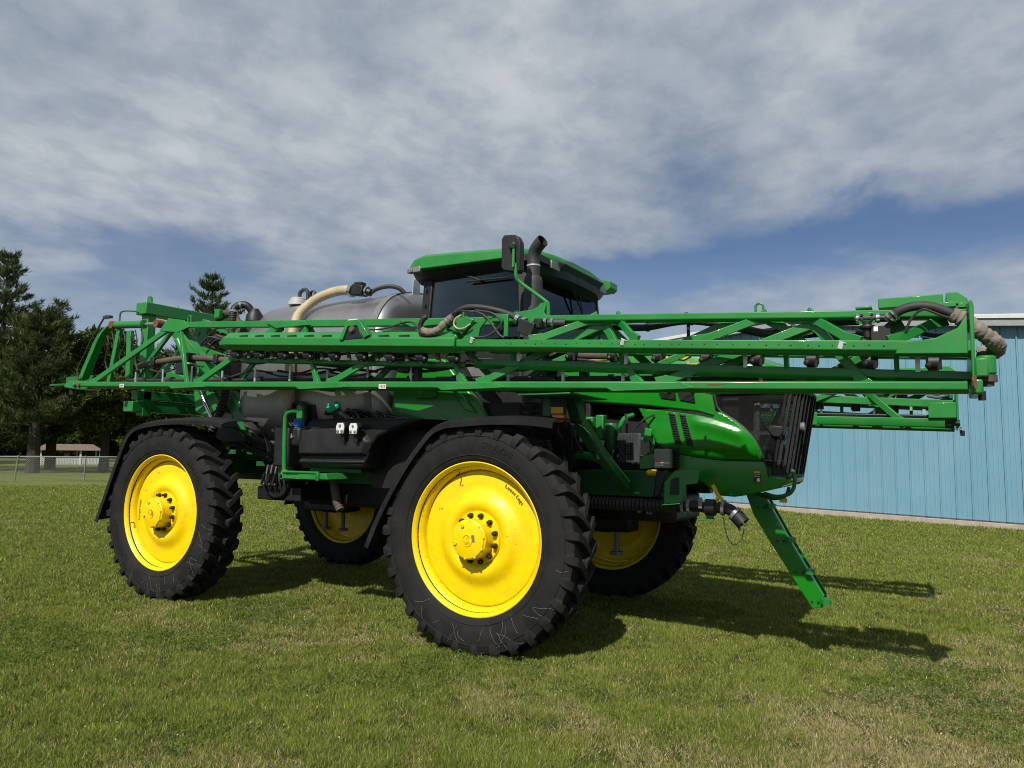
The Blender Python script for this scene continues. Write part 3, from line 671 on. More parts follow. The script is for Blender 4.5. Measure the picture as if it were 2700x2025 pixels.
# ---------------------------------------------------------------- cab
cab = P('cab', MB().loft([[(x, y, z) for x, y in ((-1.22, -.86), (.02, -.92), (.14, -.70), (.14, .70), (.02, .92), (-1.22, .86))] for z in (1.95, 2.86)]), 'black', bevel=.02)
def glass(name, pts, th=.008):
    a = [Vector(p) for p in pts]; n = (a[1] - a[0]).cross(a[2] - a[0]).normalized() * th
    return P(name, MB().loft([a, [p + n for p in a]]), 'glass', cab, 0)
zb, zt = 2.87, 3.56
glass('side_window', [(-1.14, -.89, zb), (.02, -.935, zb), (-.02, -.90, zt), (-1.10, -.86, zt)])
glass('side_window', [(.02, .935, zb), (-1.14, .89, zb), (-1.10, .86, zt), (-.02, .90, zt)])
glass('windscreen', [(.06, -.90, zb), (.16, -.45, zb), (.18, .45, zb), (.06, .90, zb), (.01, .86, zt), (.12, .42, zt), (.11, -.42, zt), (.01, -.86, zt)][:0] or [(.10, -.86, zb), (.10, .86, zb), (.05, .82, zt), (.05, -.82, zt)])
glass('rear_window', [(-1.21, .82, zb), (-1.21, -.82, zb), (-1.18, -.80, zt), (-1.18, .80, zt)])
for sg in (-1, 1):
    P('rear_pillar', MB().loft([[(-1.25, sg * .80, zb - .02), (-1.25, sg * .91, zb - .02), (-1.13, sg * .915, zb - .02), (-1.13, sg * .83, zb - .02)], [(-1.21, sg * .77, 3.6), (-1.21, sg * .88, 3.6), (-1.09, sg * .885, 3.6), (-1.09, sg * .80, 3.6)]]), 'plastic', cab, bevel=.012)
    P('front_pillar', MB().loft([[(.01, sg * .86, zb - .02), (.01, sg * .955, zb - .02), (.11, sg * .93, zb - .02), (.12, sg * .85, zb - .02)], [(-.04, sg * .82, 3.6), (-.04, sg * .92, 3.6), (.05, sg * .90, 3.6), (.07, sg * .81, 3.6)]]), 'plastic', cab, bevel=.012)
mb = MB()
for i in range(4): mb.cyl((-1.185 + .01 * i, -.912, 2.95 + .17 * i), (-1.185 + .01 * i, -.925, 2.95 + .17 * i), .016, 10)
P('hinge_bolt', mb, 'black', cab)
# roof: green shell with dark underside, chamfered corners and lamp pods
RF = [(-1.375, .86, 3.682, 3.70), (-1.33, .98, 3.664, 3.745), (-1.24, 1.035, 3.648, 3.785), (-1.10, 1.05, 3.638, 3.806), (-.6, 1.05, 3.634, 3.782), (-.10, 1.05, 3.632, 3.752), (.04, 1.02, 3.632, 3.742), (.14, .92, 3.634, 3.735), (.22, .70, 3.64, 3.73), (.25, .45, 3.645, 3.72)]
def rring(x, w_, z0, z1):
    h = [(-w_ + .03, z0), (-w_, z0 + .012), (-w_ + .008, z1 - .03), (-w_ + .05, z1), (-w_ * .5, z1 + .022)]
    return [(x, y, z) for y, z in h] + [(x, -y, z) for y, z in reversed(h)]
roof = P('roof', MB().loft([rring(*r_) for r_ in RF]), 'green', cab, smooth=30, bevel=.006)
P('roof_lining', MB().loft([[(x, -w_ + .045, z0 - .001), (x, -w_ + .10, z0 - .06), (x, -w_ + .2, z0 - .115), (x, w_ - .2, z0 - .115), (x, w_ - .10, z0 - .06), (x, w_ - .045, z0 - .001)] for x, w_, z0, z1 in RF[1:]]), 'plastic', roof, smooth=30)
for sg in (-1, 1):
    P('work_lamp', MB().box((-1.30, sg * .99, 3.655), (.09, .06, .045), Matrix.Rotation(sg * .35, 3, 'Z')).box((-1.19, sg * 1.025, 3.650), (.10, .05, .058)), 'grateg', roof, bevel=.006)
    P('lamp_pod', MB().prism([(.0, 3.765), (.17, 3.785), (.235, 3.765), (.24, 3.69), (.20, 3.655), (.02, 3.65)], sg * 1.06, sg * .84) if sg > 0 else MB().b2(.0, .225, -1.0, -.72, 3.60, 3.672), 'green' if sg > 0 else 'plastic', roof, bevel=.005)
    P('work_lamp', MB().b2(.205, .238, *(sorted((sg * .70, sg * .52))), 3.58, 3.66), 'grateg', roof, bevel=.006)
P('visor', MB().loft([[(.16, -.62, 3.70), (.16, .62, 3.70), (.30, .50, 3.66), (.30, -.50, 3.66)], [(.16, -.62, 3.60), (.16, .62, 3.60), (.24, .50, 3.60), (.24, -.50, 3.60)]]), 'plastic', roof, bevel=.01)
P('beacon', MB().lathe([(.07, 3.79), (.07, 3.81), (.055, 3.83), (.001, 3.835)], (-.02, -.55, 0), 18, 'z'), 'reflect', roof)
P('wiper', MB().tube([(-.75, -.925, 3.60), (-.46, -.935, 3.475)], .009, 6).tube([(-.62, -.94, 3.478), (-.12, -.95, 3.468)], .010, 6), 'black', cab)
P('wiper', MB().tube([(.12, .20, 3.58), (.14, .26, 3.30)], .009, 6).tube([(.13, .02, 3.52), (.15, .30, 3.22)], .010, 6), 'black', cab)
P('grab_bar', MB().tube(smooth_path([(-.22, -.93, 2.88), (-.21, -.97, 2.97), (-.15, -.98, 3.0), (.02, -.98, 2.99), (.06, -.96, 2.97)], 4), .014, 8), 'black', cab)
seat = P('driver_seat', MB().b2(-.85, -.35, -.28, .28, 2.55, 2.68).box((-.86, 0, 2.98), (.14, .54, .66), Matrix.Rotation(-.15, 3, 'Y')).box((-.93, 0, 3.34), (.10, .28, .18)), 'seat', cab, bevel=.04)
P('steering_wheel', MB().lathe([(.19, -.012), (.205, 0), (.19, .012), (.175, 0)], (-.18, 0, 3.0), 28, 'x', True).tube([(-.18, 0, 3.0), (-.02, 0, 2.7)], .03, 8), 'black', cab)
P('monitor', MB().box((-.30, -.46, 3.02), (.04, .26, .2), Matrix.Rotation(.4, 3, 'Z')), 'black', cab, bevel=.01)
# green body under the cab and its moulded skirts
body = P('cab_skirt', MB().prism([(-1.50, 2.50), (-1.42, 2.72), (-.86, 2.69), (-.70, 2.50), (-.40, 2.20), (-.30, 2.02), (-1.55, 2.02)], -.98, -.90), 'hood', bevel=.02)
P('skirt_rib', MB().prism([(-1.12, 2.38), (-.92, 2.36), (-.94, 2.28), (-1.20, 2.28)], -1.0, -.975).prism([(-.74, 2.38), (-.60, 2.30), (-.44, 2.12), (-.58, 2.15)], -1.01, -.975), 'hood', body, bevel=.01)
P('cab_skirt', MB().prism([(-1.50, 2.50), (-1.42, 2.72), (-.86, 2.69), (-.70, 2.50), (-.40, 2.20), (-.30, 2.02), (-1.55, 2.02)], .90, .98), 'hood', bevel=.02)
mb = MB()
for i in range(7): mb.b2(-.28, .10, -.90, -.86, 2.05 + .06 * i, 2.075 + .06 * i)
P('air_louvre', mb, 'black'); P('underbody_box', MB().b2(-.9, .55, -.80, .80, 1.60, 2.30), 'black', bevel=.02)
P('grey_hinge_arm', MB().prism([(-.55, 2.60), (-.42, 2.62), (-.18, 2.36), (-.24, 2.33), (-.44, 2.44)], -1.05, -1.02), 'grateg', bevel=.005)

# ---------------------------------------------------------------- exhaust and mirror
ex = P('exhaust_stack', MB().tube([(.215, -1.05, 2.2), (.215, -1.05, 3.36)], .090, 20).tube(smooth_path([(.215, -1.05, 3.358), (.215, -1.05, 3.41), (.217, -1.05, 3.43)], 3), [.090, .089, .086, .082, .077, .070, .064], 20), 'stack')
pp = smooth_path([(.217, -1.05, 3.42), (.217, -1.05, 3.52), (.217, -1.05, 3.60), (.24, -1.06, 3.67), (.30, -1.08, 3.725), (.335, -1.09, 3.745)], 5)
mb = MB(); mb.tube(pp, .062, 20, caps=False); mb.tube(list(reversed(pp)), .056, 20, caps=False); P('exhaust_outlet', mb, 'stack', ex)
P('pipe_clamp', MB().tube([(.217, -1.05, 3.515), (.217, -1.05, 3.53)], .066, 20), 'alum', ex)
mir = P('mirror', MB().loft([[(x, y, z) for x, z in ((.075, 3.44), (.105, 3.41), (.255, 3.375), (.275, 3.40), (.272, 3.66), (.245, 3.715), (.215, 3.735), (.10, 3.745), (.075, 3.71))] for y in (-1.42, -1.40, -1.34)] + [[(.1 + (x - .1) * .8, -1.31, 3.56 + (z - 3.56) * .85) for x, z in ((.075, 3.44), (.105, 3.41), (.255, 3.375), (.275, 3.40), (.272, 3.66), (.245, 3.715), (.215, 3.735), (.10, 3.745), (.075, 3.71))]]), 'plastic', bevel=.015)
P('mirror_arm', MB().tube([(.225, -1.45, 3.65), (.222, -1.45, 3.42)], .014, 10).tube(smooth_path([(.232, -1.43, 3.46), (.236, -1.42, 3.34), (.262, -1.40, 3.29), (.40, -1.37, 3.18), (.50, -1.35, 3.10), (.525, -1.34, 3.06), (.53, -1.34, 2.86)], 4), .0165, 10), 'green', mir)
P('mirror_knuckle', MB().ball((.20, -1.44, 3.615), .03).box((.222, -1.455, 3.615), (.03, .03, .04)), 'black', mir)

# ---------------------------------------------------------------- engine hood
def hring(x, w_, z0, z1, zc_):
    return [(x, -w_, z0), (x, -w_, z1), (x, -w_ * .93, z1 + .07), (x, -w_ * .72, zc_ - .02), (x, -w_ * .35, zc_), (x, w_ * .35, zc_), (x, w_ * .72, zc_ - .02), (x, w_ * .93, z1 + .07), (x, w_, z1), (x, w_, z0)]
hood = P('hood', MB().loft([hring(.28, .58, 2.25, 2.72, 2.85), hring(.58, .58, 2.232, 2.71, 2.84), hring(.80, .58, 2.215, 2.69, 2.83), hring(1.16, .58, 2.184, 2.67, 2.80), hring(1.66, .575, 2.12, 2.60, 2.74), hring(1.80, .57, 2.075, 2.57, 2.71), hring(1.83, .56, 2.12, 2.56, 2.70)]), 'hood', bevel=.018)
P('hood_nose_cap', MB().loft([hring(1.832, .56, 2.29, 2.56, 2.70), hring(2.15, .54, 2.285, 2.50, 2.63), hring(2.42, .47, 2.275, 2.42, 2.53), hring(2.53, .32, 2.27, 2.35, 2.42)]), 'hood', hood, bevel=.015)
for pts in ([(.30, 2.712), (.455, 2.705), (.44, 2.645), (.30, 2.655)], [(.595, 2.69), (.82, 2.675), (.78, 2.635), (.595, 2.64)], [(1.28, 2.668), (1.60, 2.632), (1.54, 2.602), (1.28, 2.635)], [(1.60, 2.565), (1.81, 2.545), (1.81, 2.535), (1.60, 2.552)]):
    P('decal_stripe', MB().prism(pts, -.590, -.555), 'reflect', hood, 0)
def panel(name, poly, y, dome, m, par, th=.02, step=.02):
    """flat outline cut into a fine grid, then pushed out by dome(x, z)"""
    bm = bmesh.new(); bm.faces.new([bm.verts.new((x, y, z)) for x, z in poly])
    for ax, vals in ((0, [p[0] for p in poly]), (2, [p[1] for p in poly])):
        c = min(vals) + step
        while c < max(vals):
            co = [0, 0, 0]; no = [0, 0, 0]; co[ax] = c; no[ax] = 1
            bmesh.ops.bisect_plane(bm, geom=bm.verts[:] + bm.edges[:] + bm.faces[:], plane_co=co, plane_no=no); c += step
    bmesh.ops.triangulate(bm, faces=[f for f in bm.faces if len(f.verts) > 4])
    for v in bm.verts: v.co.y += dome(v.co.x, v.co.z)
    me = bpy.data.meshes.new(name); bm.normal_update(); bm.to_mesh(me); bm.free(); me.materials.append(M[m])
    me.polygons.foreach_set('use_smooth', [True] * len(me.polygons))
    o = link(name, me, par); md = o.modifiers.new('solid', 'SOLIDIFY'); md.thickness = th; md.offset = 0; md.use_rim = True
    return o
def louvre(poly, n, yf, par):
    panel('vent_recess', poly, 0, lambda x, z: yf(x, z) - .013, 'black', par, .004)
    (x0, z0), (x1, z1), (x2, z2), (x3, z3) = poly
    for i in range(n):
        t = (i + .5) / n; a = Vector((x0 + (x3 - x0) * t, 0, z0 + (z3 - z0) * t)); b = Vector((x1 + (x2 - x1) * t, 0, z1 + (z2 - z1) * t))
        a.y = yf(a.x, a.z) - .018; b.y = yf(b.x, b.z) - .018
        P('vent_slat', MB().beam(a, b, .012, .006), 'plastic', par, 0)
louvre([(1.30, 2.303), (1.455, 2.299), (1.458, 2.235), (1.322, 2.258)], 6, lambda x, z: -.570, hood)
louvre([(1.478, 2.298), (1.624, 2.294), (1.636, 2.207), (1.50, 2.234)], 7, lambda x, z: -.569, hood)
# side shield, slightly domed
NB = smooth_path([(1.841, 0, 2.118), (1.903, 0, 2.098), (2.043, 0, 1.998), (2.154, 0, 1.882), (2.205, 0, 1.775), (2.225, 0, 1.69)], 4)
SIDE = [(1.119, 2.160), (1.40, 2.128), (1.665, 2.090), (1.812, 2.059)] + [(p.x, p.z) for p in NB] + [(1.859, 1.694), (1.62, 1.722), (1.485, 1.748), (1.37, 1.785), (1.304, 1.825), (1.22, 1.98)]
def dome(x, z):
    b = -.048 * max(0, 1 - ((x - 1.70) / .80) ** 2) * max(0, 1 - ((z - 1.95) / .34) ** 2)
    c = 2.055 - .42 * max(0, x - 1.60) ** 1.6 - .02                     # swage line sweeping down to the nose
    k = math.exp(-(max(0, x - 2.02) / .05) ** 2) * math.exp(-(max(0, 1.68 - x) / .06) ** 2)
    d = z - c
    b += -.022 * k * (math.exp(-(d / .06) ** 2) if d < 0 else math.exp(-(d / .026) ** 2))
    b += .05 * max(0, 1.80 - z) / .1 * .5                                # tucks in towards its lower edge
    return b
LOW = [(1.416, 1.740), (1.485, 1.741), (1.62, 1.716), (1.859, 1.688), (2.228, 1.683), (2.252, 1.62), (2.275, 1.566), (2.385, 1.553), (2.37, 1.49), (2.33, 1.462), (2.233, 1.436), (2.10, 1.40), (1.983, 1.379), (1.86, 1.384), (1.76, 1.45), (1.66, 1.52), (1.483, 1.598)]
for sg in (-1, 1):
    sh = panel('side_shield', SIDE, -.60, dome, 'hood', hood); sh.scale = (1, -sg, 1)
    lo = panel('lower_shield', LOW, -.592, lambda x, z: -.02 * max(0, 1 - ((z - 1.62) / .25) ** 2) + 2.6 * max(0, x - 2.2) ** 2, 'hood', hood); lo.scale = (1, -sg, 1)
    if sg < 0:
        for poly in ([(1.411, 2.112), (1.468, 2.104), (1.531, 1.83), (1.472, 1.841)], [(1.515, 2.098), (1.568, 2.091), (1.64, 1.813), (1.578, 1.828)]):
            panel('vent_frame', [(x + (.009 if i in (1, 2) else -.009), z + (.012 if i < 2 else -.012)) for i, (x, z) in enumerate(poly)], 0, lambda x, z: -.60 + dome(x, z) - .008, 'hood', sh, .01)
            louvre(poly, 13, lambda x, z: -.60 + dome(x, z), sh)
        P('safety_decal', MB().prism([(2.145, 1.605), (2.205, 1.606), (2.203, 1.508), (2.143, 1.507)], -.622, -.6), 'ink', lo, 0)
        P('decal_header', MB().prism([(2.147, 1.603), (2.203, 1.604), (2.203, 1.587), (2.147, 1.586)], -.6235, -.61), 'reflect', lo, 0)
        P('decal_print', MB().prism([(2.152, 1.575), (2.196, 1.576), (2.196, 1.572), (2.152, 1.571)], -.6235, -.61).prism([(2.152, 1.562), (2.196, 1.563), (2.196, 1.559), (2.152, 1.558)], -.6235, -.61).prism([(2.172, 1.545), (2.198, 1.545), (2.198, 1.515), (2.172, 1.515)], -.6235, -.61), 'white', lo, 0)
P('belly_pan', MB().loft([[(1.62, -.57, 1.56), (1.62, .57, 1.56), (1.62, .57, 1.66), (1.62, -.57, 1.66)], [(1.98, -.56, 1.40), (1.98, .56, 1.40), (1.98, .56, 1.66), (1.98, -.56, 1.66)], [(2.30, -.50, 1.46), (2.30, .50, 1.46), (2.30, .50, 1.58), (2.30, -.50, 1.58)], [(2.41, -.36, 1.505), (2.41, .36, 1.505), (2.41, .36, 1.56), (2.41, -.36, 1.56)]]), 'hood', hood, bevel=.02)
# grille: perforated wrap-round screen, frame, vertical slats
def gx0(z):
    tb = [(1.56, 2.272), (1.69, 2.225), (1.78, 2.204), (1.882, 2.154), (1.998, 2.043), (2.098, 1.903), (2.118, 1.845), (2.29, 1.808)]
    for (a, xa), (b, xb) in zip(tb, tb[1:]):
        if a <= z <= b: return xa + (xb - xa) * (z - a) / (b - a)
    return tb[-1][1]
def gxf(z): return 2.415 + (z - 1.56) / .72 * .125
def grow(z):
    xf = gxf(z); xs = gx0(z); half = [(xs, -.59), (xs + (xf - .13 - xs) * .5, -.585), (xf - .13, -.555), (xf - .07, -.50), (xf - .025, -.38), (xf, -.2), (xf + .008, 0)]
    return [(x, y, z) for x, y in half] + [(x, -y, z) for x, y in reversed(half[:-1])]
zs = [1.56 + .73 * i / 12 for i in range(13)]
P('grille_screen', MB().loft([grow(z) for z in zs], closed=False, caps=False), 'screen', hood, smooth=40)
ed = [Vector((gx0(z), -.60, z)) for z in zs]
P('grille_frame', MB().tube(ed, .016, 8).tube([Vector(p) for p in grow(1.56)], .022, 8).tube([Vector(p) for p in grow(2.285)], .02, 8).tube([Vector((gxf(z) - .125, -.558, z)) for z in zs], .014, 8).tube([Vector((gxf(z) - .125, .558, z)) for z in zs], .014, 8).tube([Vector((p.x, .60, p.z)) for p in ed], .016, 8).beam((2.03, -.585, 1.93), (2.40, -.57, 1.93), .02, .03), 'plastic', hood, smooth=40)
for yy in (-.53, -.485, -.43, -.36, -.27, -.16, 0, .16, .27, .36, .43, .485, .53):
    def xo(z, y=abs(yy)):
        xf = gxf(z); tb = [(0, xf + .008), (.2, xf), (.38, xf - .025), (.50, xf - .07), (.555, xf - .13)]
        for (a, xa), (b, xb) in zip(tb, tb[1:]):
            if a <= y <= b: return xa + (xb - xa) * (y - a) / (b - a)
    P('grille_slat', MB().beam((xo(1.57) + .008, yy, 1.57), (xo(2.28) + .008, yy, 2.28), .012, .026), 'black', hood, 0)
P('grille_latch', MB().prism([(2.27, 2.0), (2.39, 1.99), (2.39, 1.93), (2.36, 1.89), (2.30, 1.90), (2.26, 1.95)], -.595, -.565), 'plastic', hood, bevel=.012)
P('headlamp', MB().lathe([(.001, .016), (.036, .014), (.042, 0), (.036, -.02)], (2.515, -.36, 1.99), 20, 'x'), 'grateg', hood)
P('radiator', MB().b2(1.86, 2.0, -.50, .50, 1.6, 2.26), 'alloyrad', hood); P('fan_shroud', MB().b2(1.20, 1.86, -.565, .565, 1.72, 2.15), 'black', hood)
P('condenser', MB().tube([(2.12, -.45, 1.6), (2.15, -.42, 2.2)], .03, 8).beam((2.05, -.2, 1.6), (2.25, .2, 2.2), .02, .04), 'grateg', hood)
P('nose_guard', MB().tube(smooth_path([(2.20, -.47, 1.41), (2.30, -.48, 1.388), (2.40, -.48, 1.41), (2.445, -.47, 1.47), (2.452, -.46, 1.56), (2.43, -.45, 1.62)], 5), .017, 10).tube(smooth_path([(2.12, -.40, 1.40), (2.27, -.42, 1.365), (2.37, -.42, 1.40), (2.40, -.42, 1.47)], 5), .015, 10), 'dkgreen')
P('hanging_tag', MB().prism([(2.318, 1.365), (2.33, 1.385), (2.37, 1.385), (2.382, 1.365), (2.382, 1.335), (2.318, 1.335)], -.425, -.42).tube([(2.35, -.42, 1.375), (2.355, -.42, 1.30)], .0025, 4), 'reflect', bevel=.002)

# ---------------------------------------------------------------- engine bay seen under the hood
P('engine_block', MB().b2(.55, 1.55, -.42, .42, 1.52, 2.10).b2(.7, 1.3, -.35, .35, 2.1, 2.22), 'black', bevel=.03)
ecu = P('control_unit', MB().b2(.985, 1.185, -.80, -.745, 1.66, 1.925), 'alum', bevel=.008)
mb = MB()
for i in range(14): mb.b2(.985 + .0145 * i, .990 + .0145 * i, -.812, -.795, 1.86, 1.925)
P('cooling_fin', mb, 'alum', ecu, 0)
P('wiring_plug', MB().b2(.995, 1.06, -.84, -.80, 1.66, 1.86).b2(1.075, 1.13, -.83, -.80, 1.68, 1.84).box((1.09, -.84, 1.78), (.05, .03, .1)), 'black', ecu, bevel=.006)
P('mount_ear', MB().b2(.96, 1.21, -.78, -.765, 1.70, 1.73).b2(.96, 1.21, -.78, -.765, 1.86, 1.89), 'alum', ecu, bevel=.004)
P('oil_filter', MB().lathe([(.001, 2.02), (.055, 2.02), (.062, 2.0), (.062, 1.95), (.058, 1.945), (.058, 1.80), (.045, 1.77), (.001, 1.77)], (.875, -.70, 0), 24, 'z'), 'dkgreen')
P('filter_head', MB().b2(.60, .72, -.78, -.68, 1.98, 2.08).b2(.72, .80, -.72, -.62, 1.86, 2.10).cyl((.62, -.79, 2.05), (.70, -.79, 2.05), .02), 'green', bevel=.01)
P('coolant_pipe', MB().tube(smooth_path([(.97, -.72, 1.78), (.96, -.72, 1.95), (1.0, -.70, 2.06), (1.06, -.62, 2.10)], 4), .022, 8).tube(smooth_path([(.50, -.8, 1.70), (.62, -.82, 1.72), (.74, -.80, 1.70), (.80, -.7, 1.66)], 4), .04, 10).tube(smooth_path([(1.22, -.6, 1.72), (1.26, -.62, 1.9), (1.18, -.6, 2.06)], 4), .018, 8), 'green')
P('fuel_line', MB().tube(smooth_path([(1.04, -.76, 2.10), (1.06, -.78, 2.02), (1.05, -.76, 1.93)], 4), .014, 6).tube(smooth_path([(1.12, -.7, 1.98), (1.20, -.72, 2.05), (1.28, -.66, 2.10)], 4), .010, 6).tube(smooth_path([(.66, -.8, 1.95), (.70, -.82, 1.82), (.78, -.8, 1.76)], 4), .012, 6).tube(smooth_path([(.55, -.85, 2.0), (.58, -.86, 1.86), (.66, -.84, 1.72)], 4), .014, 6), 'hose')
P('air_box', MB().b2(.40, .58, -.86, -.66, 1.72, 2.0), 'black', bevel=.02); P('white_tank', MB().b2(.585, .64, -.80, -.72, 1.84, 1.98), 'white', bevel=.01)
P('bracket_plate', MB().prism([(1.18, 1.72), (1.34, 1.74), (1.34, 1.62), (1.18, 1.60)], -.78, -.765).prism([(1.20, 1.98), (1.27, 1.96), (1.25, 1.86), (1.19, 1.84)], -.70, -.685), 'green', bevel=.004)
bt = P('battery_isolator', MB().b2(1.335, 1.48, -.85, -.76, 1.615, 1.785), 'grateg', bevel=.008)
P('warning_label', MB().prism([(1.352, 1.684), (1.423, 1.685), (1.423, 1.637), (1.352, 1.635)], -.853, -.84), 'white', bt, 0); P('label_header', MB().prism([(1.353, 1.683), (1.422, 1.684), (1.422, 1.671), (1.353, 1.670)], -.8545, -.84), 'red', bt, 0)
P('label_print', MB().prism([(1.358, 1.663), (1.418, 1.664), (1.418, 1.660), (1.358, 1.659)], -.8545, -.84).prism([(1.358, 1.652), (1.41, 1.653), (1.41, 1.649), (1.358, 1.648)], -.8545, -.84), 'ink', bt, 0)
P('valve_tap', MB().cyl((1.30, -.83, 1.575), (1.36, -.83, 1.575), .028, 10).ball((1.29, -.85, 1.575), .026), 'reflect')
P('filler_chute', MB().loft([[(1.36, -.87, 1.585), (1.46, -.87, 1.60), (1.46, -.78, 1.60), (1.36, -.78, 1.585)], [(1.335, -.88, 1.36), (1.40, -.88, 1.365), (1.40, -.80, 1.365), (1.335, -.80, 1.36)]]), 'plastic', bevel=.015)
# ribbed frame side and suction plumbing under the nose
mb = MB()
for i in range(8): mb.b2(1.42, 1.50, -.66, -.60, 1.62 + .024 * i, 1.632 + .024 * i)
P('heat_shield', mb, 'black')
cb = P('coupler_bracket', MB().prism([(1.455, 1.50), (1.548, 1.599), (1.762, 1.61), (1.748, 1.497), (1.645, 1.481), (1.605, 1.328), (1.447, 1.308)], -.92, -.905), 'green', bevel=.004)
P('bracket_hole', MB().prism([(1.512, 1.515), (1.545, 1.54), (1.587, 1.542), (1.586, 1.396), (1.503, 1.387)], -.925, -.915), 'black', cb, 0)
P('bracket_flange', MB().prism([(1.447, 1.308), (1.60, 1.325), (1.605, 1.318), (1.44, 1.300)], -.96, -.90).prism([(1.79, 1.32), (1.845, 1.33), (1.87, 1.19), (1.73, 1.18), (1.72, 1.186), (1.80, 1.20)], -.87, -.85), 'green', cb, bevel=.003)
hp = smooth_path([(.2, -.78, 1.30), (.75, -.78, 1.283), (1.04, -.79, 1.283), (1.40, -.80, 1.287), (1.56, -.84, 1.291)], 5)
sh = P('suction_hose', ribbed(hp, .055, 12, .032, .10), 'hose')
P('cam_coupler', MB().tube(smooth_path([(1.56, -.85, 1.293), (1.70, -.86, 1.30), (1.82, -.87, 1.295), (1.93, -.87, 1.30), (2.0, -.87, 1.285), (2.05, -.875, 1.245), (2.07, -.88, 1.225)], 4), .048, 14).tube([(1.80, -.87, 1.297), (1.88, -.87, 1.297)], .07, 14), 'black', sh)
P('hose_clamp', MB().tube([(1.585, -.85, 1.292), (1.61, -.85, 1.293)], .060, 14).tube([(1.64, -.855, 1.295), (1.665, -.855, 1.296)], .062, 14).tube([(1.935, -.87, 1.30), (1.96, -.87, 1.298)], .066, 14).tube([(2.03, -.875, 1.262), (2.05, -.876, 1.246)], .064, 14).b2(1.755, 1.785, -.94, -.92, 1.29, 1.38), 'grateg', sh)
P('dust_cap', MB().tube([(2.055, -.876, 1.24), (2.11, -.885, 1.18)], .060, 12).tube([(2.10, -.93, 1.21), (2.14, -.935, 1.165)], .01, 6).tube([(2.07, -.90, 1.16), (2.09, -.90, 1.125)], .01, 6), 'plastic', sh)
P('valve_handle', MB().beam((1.862, -.88, 1.485), (1.905, -.88, 1.40), .03, .024, (0, 1, 0)).beam((1.905, -.88, 1.40), (1.945, -.88, 1.362), .03, .02, (0, 1, 0)).cyl((1.90, -.88, 1.39), (1.90, -.88, 1.32), .014), 'reflect', sh, bevel=.004)
ch = smooth_path([(1.95, -.90, 1.224), (1.965, -.90, 1.14), (1.985, -.90, 1.06), (2.033, -.90, 1.002), (2.087, -.90, 1.037), (2.11, -.90, 1.09), (2.119, -.90, 1.142)], 8); mb = MB()
for i, (p, q) in enumerate(zip(ch, ch[1:])):
    d, s_, u = basis(q - p); e = s_ if i % 2 else u; m_ = (p + q) / 2; l_ = (q - p).length * .62
    mb.tube([m_ + d * (l_ * math.cos(t)) + e * (.0055 * math.sin(t)) for t in [k * math.pi / 4 for k in range(9)]], .0022, 4)
P('retaining_chain', mb, 'black', sh)

# ---------------------------------------------------------------- ladder at the nose
lad = P('ladder', MB().prism([(2.02, 1.40), (2.17, 1.40), (2.345, 1.07), (2.645, .56), (2.64, .47), (2.555, .455), (2.30, .86), (2.20, 1.02), (2.085, 1.215)], -.36, -.345), 'hood', bevel=.004)
P('ladder_rail', MB().prism([(2.02, 1.40), (2.17, 1.40), (2.345, 1.07), (2.645, .56), (2.64, .47), (2.555, .455), (2.30, .86), (2.085, 1.215)], -.145, -.13), 'hood', lad, bevel=.004)
P('ladder_flange', MB().beam((2.175, -.32, 1.39), (2.35, -.32, 1.06), .06, .012, (1, 0, .5)).beam((2.35, -.32, 1.06), (2.64, -.32, .56), .06, .012, (1, 0, .5)), 'hood', lad)
for x, z in ((2.225, 1.30), (2.385, 1.02), (2.535, .765), (2.655, .53)):
    st = P('step', MB().b2(x - .13, x + .02, -.345, -.145, z - .02, z), 'green', lad, bevel=.004)
    rim = MB(); c = (x + .005, z + .004)
    rim.lathe([(.030, -.42), (.038, -.42), (.038, .06), (.030, .06)], (c[0], 0, c[1]), 14, 'y', True)
    P('step_tube', MB().lathe([(.034, z - .022), (.042, z - .022), (.042, z + .018), (.034, z + .018)], (x + .012, -.385, 0), 14, 'z', True).box((x + .012, -.385, z + .014), (.07, .010, .008)).box((x + .012, -.385, z + .014), (.010, .07, .008)), 'green', st)
    P('step_bolt', MB().cyl((x - .10, -.36, z - .02), (x - .10, -.368, z - .02), .010, 8).cyl((x - .05, -.36, z - .02), (x - .05, -.368, z - .02), .010, 8), 'black', st)

# ---------------------------------------------------------------- boom rest post with lamp
br = P('boom_rest', MB().beam((.70, -1.22, 2.26), (.75, -1.16, 2.02), .12, .11, (1, 0, 0)).beam((.75, -1.16, 2.02), (.86, -1.02, 1.78), .11, .10, (1, 0, 0)).beam((.86, -1.02, 1.78), (1.02, -.72, 1.44), .10, .10, (1, 0, 0)), 'dkgreen', bevel=.01)
P('rest_cradle', MB().b2(.50, .98, -1.84, -1.05, 2.212, 2.226).b2(.50, .52, -1.74, -1.2, 2.226, 2.31).b2(.70, .72, -1.74, -1.2, 2.226, 2.33).b2(.56, .68, -1.50, -1.36, 1.98, 2.212), 'dkgreen', br, bevel=.004)
P('reflector', MB().b2(.655, .77, -1.53, -1.515, 2.075, 2.13), 'reflect', br, 0); P('turn_lamp', MB().prism([(.675, 2.070), (.79, 2.066), (.785, 2.02), (.765, 1.998), (.70, 1.998), (.68, 2.03)], -1.56, -1.50), 'amber', br, bevel=.012)
P('lamp_bracket', MB().b2(.64, .79, -1.515, -1.50, 1.96, 2.215).tube(smooth_path([(.72, -1.51, 1.99), (.71, -1.5, 1.93), (.74, -1.48, 1.86), (.70, -1.4, 1.80)], 4), .008, 6), 'black', br)
